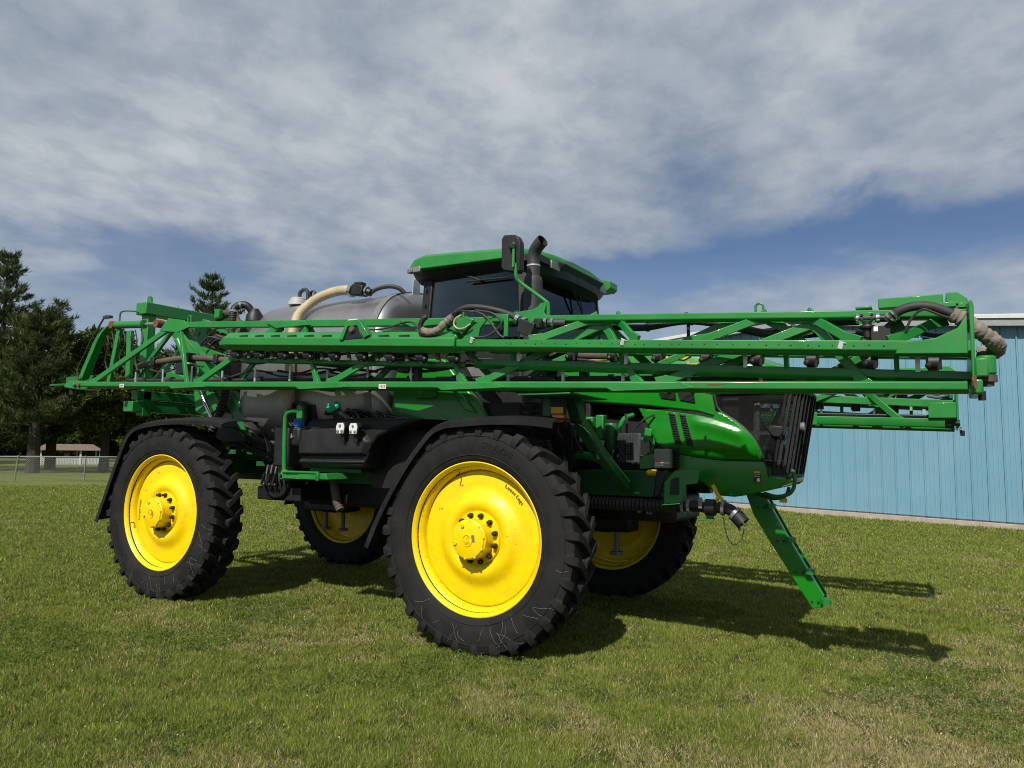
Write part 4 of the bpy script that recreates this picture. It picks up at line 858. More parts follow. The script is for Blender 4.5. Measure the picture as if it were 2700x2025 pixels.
mbx = MB().beam((.74, 1.22, 2.26), (.86, 1.15, 2.02), .16, .11, (1, 0, 0)).beam((.86, 1.15, 2.02), (1.17, .70, 1.44), .13, .10, (1, 0, 0)); P('boom_rest', mbx, 'dkgreen')

# ---------------------------------------------------------------- side tanks, handrail and step between the wheels
ft = P('fuel_tank', MB().loft([[(x, y, z) for x, z in ((-2.27, 2.02), (-2.20, 2.062), (-1.4, 2.062), (-.95, 2.06), (-.74, 2.05), (-.90, 2.005), (-1.12, 1.945), (-1.30, 1.875), (-1.385, 1.80), (-1.425, 1.70), (-1.47, 1.60), (-1.48, 1.565), (-2.33, 1.556), (-2.36, 1.70), (-2.34, 1.93))] for y in (-1.46, -1.0, -.72)]), 'plastic', bevel=.03)
P('tank_bulge', MB().loft([[(x, y, z) for x, z in pts] for y, pts in ((-1.44, ((-2.33, 1.965), (-1.52, 1.985), (-1.36, 1.83), (-1.44, 1.67), (-2.36, 1.66), (-2.36, 1.78))), (-1.505, ((-2.30, 1.945), (-1.56, 1.965), (-1.42, 1.83), (-1.47, 1.70), (-2.33, 1.69), (-2.33, 1.78))), (-1.52, ((-2.30, 1.86), (-1.60, 1.86), (-1.46, 1.82), (-1.49, 1.70), (-2.33, 1.69), (-2.33, 1.77))))]), 'plastic', ft, bevel=.015)
P('tank_skid', MB().loft([[(-2.34, y, z) for y, z in ((-1.47, 1.645), (-1.50, 1.61), (-1.42, 1.545), (-1.1, 1.545), (-1.1, 1.645))], [(-1.46, y, z) for y, z in ((-1.46, 1.64), (-1.48, 1.62), (-1.42, 1.556), (-1.1, 1.556), (-1.1, 1.64))]]), 'plastic', ft, bevel=.01)
P('fuel_neck', MB().tube([(-1.84, -1.36, 2.02), (-1.885, -1.42, 2.12), (-1.905, -1.45, 2.17)], [.085, .06, .058], 18), 'plastic', ft)
nd = Vector((-.12, -.60, .78)).normalized(); c0 = Vector((-1.905, -1.45, 2.17))
P('fuel_cap', MB().tube([c0, c0 + nd * .012, c0 + nd * .035, c0 + nd * .045], [.078, .082, .080, .06], 22).beam(c0 + nd * .05 + Vector((-.05, 0, 0)), c0 + nd * .05 + Vector((.05, 0, 0)), .02, .02), 'gcap', ft)
P('cap_tether', MB().tube([c0 - nd * .02 + Vector((-.02, -.02, 0)), c0 - nd * .04 + Vector((-.10, 0, -.01)), c0 + Vector((-.15, .02, -.05))], [.03, .035, .02], 8), 'black', ft)
for i, (x, z) in enumerate(((-1.672, 1.955), (-1.50, 1.950))):
    lp = P('work_lamp', MB().prism([(x - .062, z + .02), (x - .04, z + .062), (x + .04, z + .062), (x + .062, z + .02), (x + .05, z - .06), (x - .05, z - .06)], -1.60, -1.535), 'black', ft, bevel=.008)
    P('lamp_face', MB().prism([(x - .054, z + .018), (x - .036, z + .054), (x + .036, z + .054), (x + .054, z + .018), (x + .044, z - .052), (x - .044, z - .052)], -1.607, -1.597), 'lampw', lp, bevel=.003)
    for dx, dz in ((0, .025), (-.026, -.03), (.026, -.03)): P('led_lens', MB().lathe([(.017, -1.606), (.015, -1.612), (.001, -1.613)], (x + dx, 0, z + dz), 12, 'y'), 'grateg' if i == 0 else 'chrome', lp)
    P('lamp_stalk', MB().b2(x - .02, x + .02, -1.56, -1.54, z - .13, z - .05), 'black', lp)
def_t = P('additive_tank', MB().b2(-2.52, -2.34, -1.50, -1.1, 1.765, 1.975), 'plastic', ft, bevel=.03)
P('additive_cap', MB().lathe([(.001, 2.05), (.05, 2.045), (.062, 2.025), (.064, 1.99), (.05, 1.985), (.05, 1.96), (.001, 1.96)], (-2.42, -1.44, 0), 20, 'z').box((-2.42, -1.44, 2.055), (.11, .022, .02)), 'blue', ft)
P('lock', MB().lathe([(.018, -1.50), (.016, -1.515), (.001, -1.516)], (-2.44, 0, 1.87), 12, 'y').box((-2.44, -1.512, 1.89), (.014, .012, .03)), 'chrome', ft)
P('side_locker', MB().b2(-2.79, -2.56, -1.44, -1.05, 1.55, 1.995), 'plastic', bevel=.02)
P('tank_support', MB().b2(-2.35, -1.63, -1.32, -.55, 1.50, 1.545), 'dkgreen', bevel=.006); P('arch_shade_panel', MB().b2(-1.62, -.95, -1.15, -1.10, 1.35, 1.95).b2(-1.3, .6, -1.0, -.96, 1.35, 2.0), 'black')  # black sheets standing in for the shade behind the arch
hr = P('handrail', MB().tube(smooth_path([(-2.24, -1.60, 2.137), (-2.36, -1.60, 2.135), (-2.425, -1.60, 2.11), (-2.45, -1.60, 2.04), (-2.447, -1.60, 1.8), (-2.44, -1.60, 1.56), (-2.43, -1.60, 1.51), (-2.38, -1.60, 1.495)], 5), .024, 12), 'green')
P('rail_plate', MB().prism([(-2.27, 2.20), (-2.19, 2.18), (-2.19, 2.06), (-2.27, 2.06)], -1.62, -1.59), 'green', hr, bevel=.003)
stp = P('boarding_step', MB().b2(-2.45, -1.93, -1.64, -1.58, 1.435, 1.475).b2(-2.45, -1.93, -1.42, -1.38, 1.435, 1.475).b2(-2.45, -2.42, -1.64, -1.3, 1.425, 1.50).b2(-1.95, -1.91, -1.64, -1.3, 1.425, 1.50).prism([(-1.93, 1.50), (-1.83, 1.50), (-1.80, 1.44), (-1.93, 1.44)], -1.62, -1.30), 'green', bevel=.004)
P('step_tread', MB().b2(-2.43, -1.95, -1.57, -1.43, 1.452, 1.46).cyl((-2.45, -1.62, 1.505), (-1.92, -1.62, 1.505), .012, 8), 'green', stp)
P('drain_hose', ribbed([Vector((-1.98, -1.35, 1.42)), Vector((-1.92, -1.35, 1.2)), Vector((-1.87, -1.35, 1.12))], .045, 12, .03, .06), 'hosebrown')
mb = MB(); r_ = random.Random(4)
for i in range(22):
    x0 = r_.uniform(-2.2, -1.9); a = Vector((x0, r_.uniform(-1.25, -.95), 2.05)); b = Vector((x0 + r_.uniform(.2, .8), r_.uniform(-1.35, -1.05), 2.07))
    mb.tube(smooth_path([a, a.lerp(b, .33) + Vector((0, r_.uniform(-.05, .05), r_.uniform(.03, .12))), a.lerp(b, .66) + Vector((0, r_.uniform(-.05, .05), r_.uniform(.02, .10))), b], 3), r_.uniform(.009, .016), 5)
P('wiring_loom', mb, 'hose')
P('cooling_fan', MB().lathe([(.14, -1.19), (.16, -1.19), (.16, -1.05), (.14, -1.05)], (-2.72, 0, 2.12), 24, 'y', True).b2(-2.92, -2.5, -1.12, -1.0, 1.9, 2.24), 'black')
mb = MB()
for rr in (.03, .055, .08, .105, .13): mb.lathe([(rr - .003, -1.20), (rr, -1.206), (rr + .003, -1.20)], (-2.72, 0, 2.12), 20, 'y', True)
P('fan_guard', mb, 'grateg')
# dark pump and plumbing behind the rear wheel
mb = MB()
mb.b2(-3.25, -2.75, -.95, -.3, 1.45, 1.95).lathe([(.20, -1.15), (.22, -1.10), (.22, -.9), (.1, -.85)], (-3.05, 0, 1.38), 20, 'y').lathe([(.10, -1.2), (.13, -1.18), (.13, -1.1), (.05, -1.1)], (-2.85, 0, 1.5), 16, 'y').b2(-3.4, -2.7, -1.1, -.2, 1.15, 1.3)
P('spray_pump', mb, 'black', bevel=.01)
mb = MB()
for i in range(10):
    a = Vector((-3.75 + r_.uniform(-.1, .1), -1.1 + r_.uniform(-.1, .2), 1.75 + .03 * i)); b = Vector((-2.95 + r_.uniform(-.2, .2), -1.05 + r_.uniform(-.05, .2), 1.62 + .02 * i))
    mb.tube(smooth_path([a, a.lerp(b, .5) + Vector((0, -.05, -.06)), b], 4), r_.uniform(.012, .024), 6)
for i in range(5):
    x = -3.18 + .07 * i; mb.tube(smooth_path([(x, -1.15, 1.55), (x + .03, -1.2, 1.42), (x + .02, -1.15, 1.28)], 3), .014, 6)
P('pump_hoses', mb, 'hose')
mb = MB()
for i in range(3): x = -3.16 + .09 * i; mb.tube([(x, -1.22, 1.46), (x - .04, -1.22, 1.33)], .016, 8); mb.ball((x, -1.22, 1.33), .022, 8, 5)
P('brass_fitting', mb, 'black')
mb = MB(); mb.b2(-5.0, -3.0, -.85, -.75, 1.60, 1.72).b2(-5.0, -3.0, .75, .85, 1.60, 1.72).b2(-3.1, -2.7, -.9, .9, 1.6, 1.7); P('rear_subframe', mb, 'dkgreen', bevel=.008)
P('transmission_guard', MB().b2(-3.3, -1.2, -.42, .42, 1.06, 1.36), 'black', bevel=.04); P('transmission_guard', MB().b2(-.6, 1.4, -.42, .42, 1.10, 1.36), 'black', bevel=.04)
P('rear_sun_blocker', MB().b2(-5.0, -4.12, -.62, .75, 1.75, 3.0), 'plastic', bevel=.08)  # box added to keep sun off the far rear wheel
P('cowl_sun_blocker', MB().b2(.10, .60, -.56, .56, 1.6, 2.66), 'black', bevel=.02)  # added fill between cab and hood, blocks sun on the far front wheel
P('left_side_tank', MB().b2(-2.5, -1.0, .9, 1.45, 1.5, 2.05), 'plastic', bevel=.05)
# ---------------------------------------------------------------- folded boom (built for the right side, then mirrored)
def zb_(x): return 2.498 - .0348 * (x + 5.806)          # inner section, lower outer chord
def zt_(x): return 3.178 - .0668 * (x + 4.169)          # inner section, top chord
def zo_(x): return 2.631 - .0666 * (x - .038)           # outer section, front chord
def zl_(x): return 2.520 - .0737 * (x + .024)            # outer section, lower chord
RAIL = [(-.055, .046), (-.055, -.002), (-.02, -.026), (.03, -.026), (.055, -.002), (.055, .048), (-.03, .054)]
OUT = [(-.065, .062), (-.065, 0), (-.02, -.030), (.04, -.030), (.07, -.01), (.07, .060), (0, .068)]
boom = P('folded_boom', MB().extr((-5.95, -1.80, zb_(-5.95)), (3.69, -1.80, zb_(3.69)), RAIL), 'green', bevel=.006, label='near folded boom on the right-hand side')
def B(name, mb, m='green', smooth=35, bevel=0): return P(name, mb, m, boom, smooth, bevel)
B('chord', MB().extr((-5.7, -1.36, zb_(-5.7) + .045), (3.6, -1.36, zb_(3.6) + .045), [(-.05, .045), (-.05, -.045), (.04, -.045), (.05, -.03), (.05, .045)]), bevel=.006)
B('chord', MB().extr((-4.35, -1.66, zt_(-4.35)), (.2, -1.66, zt_(.2)), [(-.04, .035), (-.04, -.035), (.04, -.035), (.04, .035)]), bevel=.006)
B('chord', MB().extr((.2, -1.73, zt_(.2)), (3.70, -1.73, zt_(3.70)), [(-.045, .030), (-.045, -.016), (-.025, -.030), (.04, -.030), (.045, .030)]), bevel=.006)
nodes = [-3.73, -1.72, .02, 1.63, 3.2]
def brace(a, b, w_=.062, th=.035, foot=True):
    a, b = Vector(a), Vector(b); mb = MB().beam(a, b, th, w_, (0, 0, 1)); d = (b - a).normalized(); L = (b - a).length
    if foot:                                              # flared feet
        for p, s_ in ((a, 1), (b, -1)):
            u = basis(d)[2]; q = p + d * s_ * .09; c = p - d * s_ * .03
            sd = basis(d)[1] * (th * .49)
            mb.loft([[c + u * .056 + sd, c - u * .056 + sd, c - u * .056 - sd, c + u * .056 - sd], [q + u * .031 + sd, q - u * .031 + sd, q - u * .031 - sd, q + u * .031 - sd]])
    return B('brace', mb, bevel=.004)
for yb, yt in ((-1.80, -1.68), (-1.36, -1.64)):
    off = 0 if yb < -1.5 else .12
    brace((-5.66 + off, yb, zb_(-5.66) + .04), (-4.32, yt, zt_(-4.3) - .02))
    for xb in nodes:
        brace((xb - .09 + off, yb, zb_(xb) + .04), (xb - .42, yt, zt_(xb - .42) - .03))
        if xb + 1.2 < 3.5: brace((xb + .09 + off, yb, zb_(xb) + .04), (xb + 1.2, yt, zt_(xb + 1.2) - .03))
B('weld_plate', MB().prism([(-4.5, zt_(-4.3) - .06), (-4.38, zt_(-4.3) + .05), (-4.30, zt_(-4.3) + .075), (-4.05, zt_(-4.3) + .035), (-3.95, zt_(-3.95) - .03), (-4.16, zt_(-4.16) - .09)], -1.715, -1.70), bevel=.003)
for x in (-2.35, -.55, 1.25, 2.8):
    B('weld_plate', MB().prism([(x - .32, zt_(x - .32) + .012), (x - .22, zt_(x) + .025), (x + .22, zt_(x + .22) + .025), (x + .32, zt_(x + .32) - .02), (x + .16, zt_(x) - .042), (x - .16, zt_(x) - .042)], -1.727, -1.70), bevel=.003)
for x in (-3.73, -1.72, .02, 1.63):
    B('weld_plate', MB().prism([(x - .34, zb_(x - .3) + .006), (x - .26, zb_(x) + .034), (x + .26, zb_(x) + .034), (x + .36, zb_(x + .3) - .0), (x + .28, zb_(x) - .016), (x - .28, zb_(x) - .016)], -1.860, -1.84), bevel=.002)
B('tie', MB().b2(-4.0, -3.95, -1.75, -1.40, zb_(-4) - .02, zb_(-4) + .02).b2(-2.0, -1.95, -1.75, -1.4, zb_(-2) - .02, zb_(-2) + .02).b2(.3, .35, -1.75, -1.4, zb_(.3) - .02, zb_(.3) + .02).b2(2.0, 2.05, -1.75, -1.4, zb_(2) - .02, zb_(2) + .02))
for x in (-4.95, -.93): B('label', MB().box((x, -1.8575, zb_(x) + .004), (.085, .003, .042), Matrix.Rotation(.0348, 3, 'Y')), 'white', 0)
for x in (-4.95, -.93):
    mb = MB()
    for i in range(4): mb.box((x - .026 + .0175 * i, -1.8595, zb_(x) + .009), (.010, .002, .016)); mb.box((x - .028 + .018 * i, -1.8595, zb_(x) - .008), (.012, .002, .006))
    B('label_print', mb, 'red' if x > -2 else 'ink', 0)
for x in (.02, 2.15): B('worn_paint', MB().prism([(x - .07, zb_(x) + .031), (x + .03, zb_(x) + .033), (x + .075, zb_(x) + .031), (x + .02, zb_(x) + .022), (x - .05, zb_(x) + .019)], -1.857, -1.83), 'rust', 0)
B('boom_pivot', MB().prism([(-6.22, 2.515), (-6.10, 2.575), (-5.75, 2.56), (-5.70, 2.46), (-5.9, 2.455), (-6.2, 2.49)], -1.84, -1.66).cyl((-5.95, -1.88, 2.515), (-5.95, -1.62, 2.515), .03, 14), 'green', bevel=.008)
B('pivot_pin', MB().cyl((-5.86, -1.87, 2.515), (-5.86, -1.60, 2.515), .026, 12), 'rust'); B('pivot_pin', MB().cyl((-6.12, -1.78, 2.50), (-6.12, -1.78, 2.40), .035, 12), 'black')
# spray line of the inner section: pipe, clips, nozzle bodies
for yy, dz, rr in ((-1.50, .045, .016), (-1.50, .095, .016), (-1.46, .07, .02), (-1.46, .12, .012)): B('spray_pipe', MB().tube([(-.6, yy, zb_(-.6) + dz), (3.55, yy, zb_(3.55) + dz)], rr, 8), 'hose')
sl_ = B('spray_pipe', MB().tube([(-5.2, -1.62, zb_(-5.2) + .09), (3.5, -1.62, zb_(3.5) + .09)], .018, 10), 'hose')
for i in range(16):
    x = -5.0 + .53 * i; z = zb_(x) + .09
    P('pipe_clip', MB().b2(x - .014, x + .014, -1.655, -1.585, z - .045, z + .035).b2(x - .012, x + .012, -1.66, -1.65, z - .06, z + .10 + .03 * (i % 3)), 'galv', boom, 0)
for i in range(17):
    x = -5.05 + .508 * i + .2; z = zb_(x) + .085
    P('nozzle_body', MB().cyl((x, -1.62, z + .02), (x, -1.62, z - .07), .026, 10).lathe([(.03, -.03), (.045, -.02), (.045, .02), (.03, .03)], (x, -1.62, z), 12, 'x').cyl((x + .03, -1.66, z - .01), (x + .03, -1.66, z - .06), .014, 8).cyl((x - .03, -1.66, z - .01), (x - .03, -1.66, z - .05), .014, 8), 'black', boom)
# pipe at mid height (dusty supply hose, sagging)
B('supply_hose', MB().tube(smooth_path([(-5.05, -1.58, 2.74), (-4.7, -1.56, 2.78), (-4.2, -1.56, 2.80), (-3.75, -1.56, 2.77), (-3.4, -1.56, 2.735), (-3.1, -1.56, 2.77)], 5), .037, 12), 'hosebrown')
mb = MB()
for x0, x1, zz in ((-2.7, -1.3, .20), (-2.2, -.5, .27), (-3.4, -2.2, .33), (-1.2, .3, .22)): mb.tube(smooth_path([(x0, -1.5, zb_(x0) + zz), ((2 * x0 + x1) / 3, -1.52, zb_(x0) + zz - .06), ((x0 + 2 * x1) / 3, -1.48, zb_(x1) + zz + .03), (x1, -1.5, zb_(x1) + zz - .02)], 5), .016, 6)
P('boom_hose', mb, 'hose', boom)
B('supply_hose', MB().tube(smooth_path([(-3.1, -1.56, 2.77), (-2.85, -1.56, 2.79), (-2.45, -1.56, 2.73), (-2.0, -1.56, 2.72), (-1.5, -1.56, 2.74), (-1.1, -1.56, 2.69), (-.8, -1.56, 2.67), (-.45, -1.56, 2.70), (-.1, -1.56, 2.66)], 5), .035, 12), 'hose')
mb = MB()
for x, z in ((-4.75, 2.78), (-4.1, 2.80), (-3.6, 2.755), (-2.85, 2.79), (-2.1, 2.72), (-1.45, 2.735)): mb.b2(x - .035, x + .035, -1.62, -1.51, z - .055, z + .055)
B('hose_bracket', mb, 'black', bevel=.008)
for x in (-4.02, -.72, 1.0):
    z = zb_(x) + .13
    B('section_valve', MB().cyl((x, -1.6, z - .06), (x, -1.6, z + .12), .045, 12).b2(x - .19, x - .05, -1.68, -1.53, z + .03, z + .16).cyl((x, -1.6, z + .08), (x, -1.6, z + .10), .06, 12), 'black', bevel=.008)
mb = MB(); r2 = random.Random(9)
for i in range(7):
    x0 = -4.9 + i * 1.0; a = Vector((x0, -1.55 + r2.uniform(-.08, .08), zb_(x0) + .25 + r2.uniform(-.08, .1))); b = a + Vector((1.1, r2.uniform(-.08, .08), -.03))
    mb.tube(smooth_path([a, a.lerp(b, .3) + Vector((0, 0, -.05)), a.lerp(b, .7) + Vector((0, 0, .03)), b], 4), .011, 6)
B('air_line', mb, 'hose')
# outer section
B('chord', MB().extr((-.02, -1.93, zo_(-.02)), (3.71, -1.93, zo_(3.71)), OUT), bevel=.006)
B('chord', MB().extr((.02, -1.75, zl_(.02)), (3.71, -1.75, zl_(3.71)), [(-.045, .036), (-.045, -.016), (-.01, -.044), (.04, -.044), (.05, .036)]), bevel=.006)
B('chord', MB().extr((.1, -1.60, zo_(.1) + .03), (3.70, -1.60, zo_(3.7) + .03), [(-.04, .04), (-.04, -.04), (.04, -.04), (.04, .04)]), bevel=.006)
for (x0, z0), (x1, z1) in (((1.14, 2.83), (.68, 2.655)), ((1.335, 2.815), (1.56, 2.60)), ((2.46, 2.74), (2.03, 2.56)), ((2.765, 2.72), (3.07, 2.49)), ((3.56, 2.635), (3.29, 2.48))):
    brace((x0, -1.70, z0), (x1, -1.90, z1), .058, .03); brace((x0 - .25, -1.62, z0), (x1 - .30, -1.60, z1), .058, .03)
for x in (.42, 1.40, 2.62, 3.30):
    B('upright', MB().beam((x, -1.80, zo_(x) + .02), (x, -1.76, zl_(x)), .03, .06), bevel=.004)
for x in (.8, 1.7, 2.2, 2.95): brace((x + .2, -1.60, zo_(x) + .02), (x - .05, -1.72, zl_(x) + .02), .05, .03, False)
mb = MB(); r3 = random.Random(2)
for i in range(34):
    x = .45 + i * .093 + r3.uniform(-.03, .03); mb.cyl((x, -1.996, zo_(x) + r3.choice((.03, .022, .034))), (x, -1.990, zo_(x) + .03), .006, 6)
B('bolt_hole', mb, 'black')
B('end_plate', MB().prism([(3.703, 2.17), (3.72, 2.17), (3.728, 2.66), (3.72, 2.695), (3.703, 2.695)], -2.0, -1.40).prism([(3.33, 2.46), (3.52, 2.475), (3.64, 2.53), (3.69, 2.60), (3.69, 2.37), (3.30, 2.39)], -2.0, -1.985), bevel=.006)
B('hinge_block', MB().b2(3.725, 3.80, -1.86, -1.64, 2.24, 2.36).cyl((3.79, -1.75, 2.26), (3.79, -1.75, 2.38), .055, 16).b2(3.70, 3.76, -1.95, -1.5, 2.13, 2.22), bevel=.012)
B('hinge_bush', MB().cyl((3.79, -1.75, 2.215), (3.79, -1.75, 2.258), .058, 16).cyl((3.79, -1.75, 2.19), (3.79, -1.75, 2.212), .04, 16), 'hosebrown')
B('rubber_stop', MB().cyl((3.76, -1.80, 2.10), (3.76, -1.80, 2.155), .022, 10).cyl((3.755, -1.80, 2.16), (3.735, -1.80, 2.16), .03, 10), 'black')
B('worn_paint', MB().prism([(3.70, 2.225), (3.727, 2.24), (3.727, 2.16), (3.715, 2.16)], -2.004, -1.99), 'rust', 0)
tb = B('top_box', MB().prism([(3.20, 2.80), (3.575, 2.80), (3.575, 2.735), (3.20, 2.735)], -1.72, -1.50), bevel=.005)
B('top_cap', MB().prism([(3.592, 2.805), (3.655, 2.805), (3.71, 2.755), (3.71, 2.715), (3.592, 2.735)], -1.72, -1.50), bevel=.005); B('top_strap', MB().b2(3.50, 3.66, -1.78, -1.62, 2.70, 2.732).b2(3.64, 3.70, -1.78, -1.62, 2.69, 2.722).b2(3.06, 3.16, -1.72, -1.6, zt_(3.1) + .05, zt_(3.1) + .065), bevel=.004)
for x in (-.2, 2.42, -4.02):
    e = MB(); zz = zt_(x) + .05; ring = [(x + .028 * math.cos(t), zz + .035 + .028 * math.sin(t)) for t in [math.pi * k / 8 for k in range(-1, 10)]]
    pts = [Vector((a, -1.66, b)) for a, b in [(x + .028, zz - .01)] + ring + [(x - .028, zz - .01)]]; B('lifting_eye', e.tube(pts, .009, 8))
B('prop_bracket', MB().b2(1.855, 1.885, -1.64, -1.61, zt_(1.87) + .03, zt_(1.87) + .06).tube([(1.87, -1.58, zt_(1.87) + .045), (1.87, -1.58, 2.55)], .014, 8).cyl((2.62, -1.55, 2.69), (2.70, -1.55, 2.63), .018, 8), 'black', bevel=.006)
# big hoses on the outer section
B('boom_hose', MB().tube(smooth_path([(.78, -1.62, 2.83), (.885, -1.60, 2.814), (1.108, -1.60, 2.785), (1.275, -1.60, 2.773), (1.52, -1.60, 2.748), (1.753, -1.60, 2.771), (1.90, -1.60, 2.772), (2.083, -1.60, 2.739), (2.258, -1.60, 2.69), (2.46, -1.60, 2.633), (2.656, -1.60, 2.637), (2.80, -1.60, 2.665)], 5), .031, 12), 'hose')
mb = MB()
for x, z in ((.95, 2.805), (1.55, 2.748), (1.90, 2.772), (2.30, 2.68), (2.66, 2.637)): mb.tube([(x - .012, -1.60, z), (x + .012, -1.60, z - .002)], .036, 12)
P('hose_clip', mb, 'black', boom)
B('boom_hose', MB().tube(smooth_path([(2.82, -1.66, 2.675), (2.95, -1.68, 2.665), (3.08, -1.68, 2.66)], 4), .024, 12).tube(smooth_path([(2.35, -1.5, 2.58), (2.6, -1.5, 2.61), (2.9, -1.5, 2.62), (3.1, -1.5, 2.60)], 4), .022, 10), 'hose')
B('boom_hose', MB().tube(smooth_path([(3.26, -1.84, 2.63), (3.30, -1.86, 2.665), (3.36, -1.87, 2.695), (3.44, -1.87, 2.705), (3.52, -1.87, 2.69), (3.61, -1.86, 2.645), (3.68, -1.85, 2.60)], 5), .030, 14).tube(smooth_path([(3.36, -1.88, 2.55), (3.40, -1.89, 2.63), (3.46, -1.90, 2.675), (3.52, -1.90, 2.65), (3.58, -1.89, 2.62), (3.62, -1.88, 2.61)], 4), .008, 6).tube(smooth_path([(3.45, -1.7, 2.55), (3.55, -1.7, 2.53), (3.66, -1.7, 2.56)], 4), .014, 8).tube(smooth_path([(3.45, -1.7, 2.515), (3.55, -1.7, 2.495), (3.66, -1.7, 2.52)], 4), .012, 8), 'hose')
def crumpled(path, rad, seed, n=18):
    pts = smooth_path(path, 8); r_ = random.Random(seed); mb = MB().tube(pts, [rad * (1 + r_.uniform(-.12, .14)) for _ in pts], n)
    for i, p in enumerate(mb.v): mb.v[i] = tuple(c + r_.uniform(-.0045, .0045) for c in p)
    return mb
B('hose_sleeve', crumpled([(3.615, -1.86, 2.64), (3.67, -1.85, 2.605), (3.74, -1.83, 2.545), (3.80, -1.80, 2.495), (3.845, -1.75, 2.455), (3.855, -1.68, 2.425), (3.82, -1.62, 2.41), (3.76, -1.6, 2.42)], .046, 3), 'canvas', 60)
v_ = B('shutoff_valve', MB().b2(3.16, 3.27, -1.83, -1.72, 2.505, 2.60).cyl((3.06, -1.78, 2.665), (3.28, -1.78, 2.655), .026, 12).cyl((3.135, -1.80, 2.64), (3.135, -1.80, 2.53), .028, 12).tube(smooth_path([(3.135, -1.80, 2.54), (3.13, -1.80, 2.515), (3.09, -1.80, 2.505)], 3), .02, 8).lathe([(.045, -.012), (.05, 0), (.045, .012)], (3.135, -1.80, 2.60), 14, 'z'), 'black', bevel=.006)
P('valve_label', MB().b2(3.175, 3.20, -1.8325, -1.829, 2.565, 2.597), 'white', boom, 0)
B('valve_plate', MB().b2(3.085, 3.185, -1.80, -1.79, 2.625, 2.70), bevel=.004); mb = MB()
for x in (3.105, 3.165):
    for z in (2.685, 2.655): mb.cyl((x, -1.80, z), (x, -1.812, z), .009, 6)
B('valve_bolt', mb, 'black')
B('hose_clamp', MB().tube([(3.07, -1.78, 2.665), (3.085, -1.78, 2.664)], .032, 14).tube([(3.19, -1.78, 2.66), (3.21, -1.78, 2.66)], .033, 14).tube([(3.275, -1.845, 2.645), (3.285, -1.85, 2.655)], .038, 14).tube([(3.295, -1.858, 2.66), (3.305, -1.86, 2.668)], .038, 14), 'chrome')
# nozzle bodies and clips under the outer section
for i in range(9):
    x = .55 + .37 * i; z = zl_(x) + .10
    P('nozzle_body', MB().cyl((x, -1.66, z + .04), (x, -1.66, z - .04), .032, 10).lathe([(.03, -.045), (.052, -.03), (.052, .03), (.03, .045)], (x, -1.66, z), 12, 'x').cyl((x + .03, -1.7, z), (x + .03, -1.7, z - .05), .014, 8).ball((x - .03, -1.7, z - .02), .022, 8, 5), 'black', boom)
B('brown_pipe', MB().tube([(.62, -1.62, zo_(.62) - .015), (1.22, -1.62, zo_(1.22) - .02)], .032, 12).cyl((.70, -1.62, zo_(.7) - .015), (.73, -1.62, zo_(.73) - .015), .038), 'hosebrown')
for x in (.5, 1.45, 2.35, 3.42): B('pipe_clip', MB().b2(x - .014, x + .014, -1.83, -1.82, zl_(x) + .02, zl_(x) + .12), 'galv', 0)
for x, z in ((1.49, 2.575), (2.99, 2.462), (.14, 2.675)): B('galvanised_tab', MB().box((x, -2.0, z), (.028, .008, .045), Matrix.Rotation(.25, 3, 'Y')).tube([(x - .01, -2.0, z + .03), (x + .03, -2.0, z + .01)], .004, 5), 'galv', 0)
# joint between outer and tip section
B('joint_plate', MB().prism([(-.04, 2.66), (.02, 2.72), (.10, 2.80), (.22, 2.875), (.34, 2.90), (.46, 2.885), (.46, 2.70), (.42, 2.70), (.42, 2.84), (.34, 2.87), (.25, 2.85), (.19, 2.79), (.17, 2.70), (.13, 2.66)], -1.945, -1.925).prism([(.52, 2.90), (.66, 2.955), (.69, 2.985), (.74, 2.985), (.72, 2.90), (.78, 2.83), (.52, 2.83)], -1.80, -1.78), bevel=.004)
B('joint_knuckle', MB().b2(-.10, .10, -1.94, -1.80, 2.76, 2.86).cyl((-.07, -1.96, 2.72), (-.07, -1.78, 2.72), .03, 12).prism([(-.12, 2.80), (.05, 2.90), (.14, 2.86), (.02, 2.74)], -1.97, -1.95).prism([(.22, 2.93), (.62, 2.95), (.62, 2.90), (.22, 2.88)], -1.74, -1.70), bevel=.006)
B('hydraulic_valve', MB().box((.61, -1.86, 2.765), (.15, .12, .12), Matrix.Rotation(.35, 3, 'Y')).box((.70, -1.84, 2.80), (.06, .1, .08)), 'black', bevel=.008)
B('hose_clamp', MB().tube([(.50, -1.87, 2.855), (.53, -1.87, 2.84)], .045, 14).tube([(.555, -1.87, 2.825), (.575, -1.87, 2.81)], .048, 14).tube([(.735, -1.80, 2.815), (.76, -1.80, 2.813)], .045, 14).tube([(.80, -1.80, 2.81), (.82, -1.80, 2.81)], .042, 14), 'chrome')
B('boom_hose', MB().tube(smooth_path([(-.10, -1.93, 2.89), (-.04, -1.95, 2.945), (.06, -1.96, 2.972), (.18, -1.95, 2.965), (.32, -1.93, 2.935), (.45, -1.90, 2.89), (.54, -1.87, 2.835)], 5), .026, 12).tube([(.76, -1.80, 2.81), (.90, -1.76, 2.805)], .036, 12), 'hose')
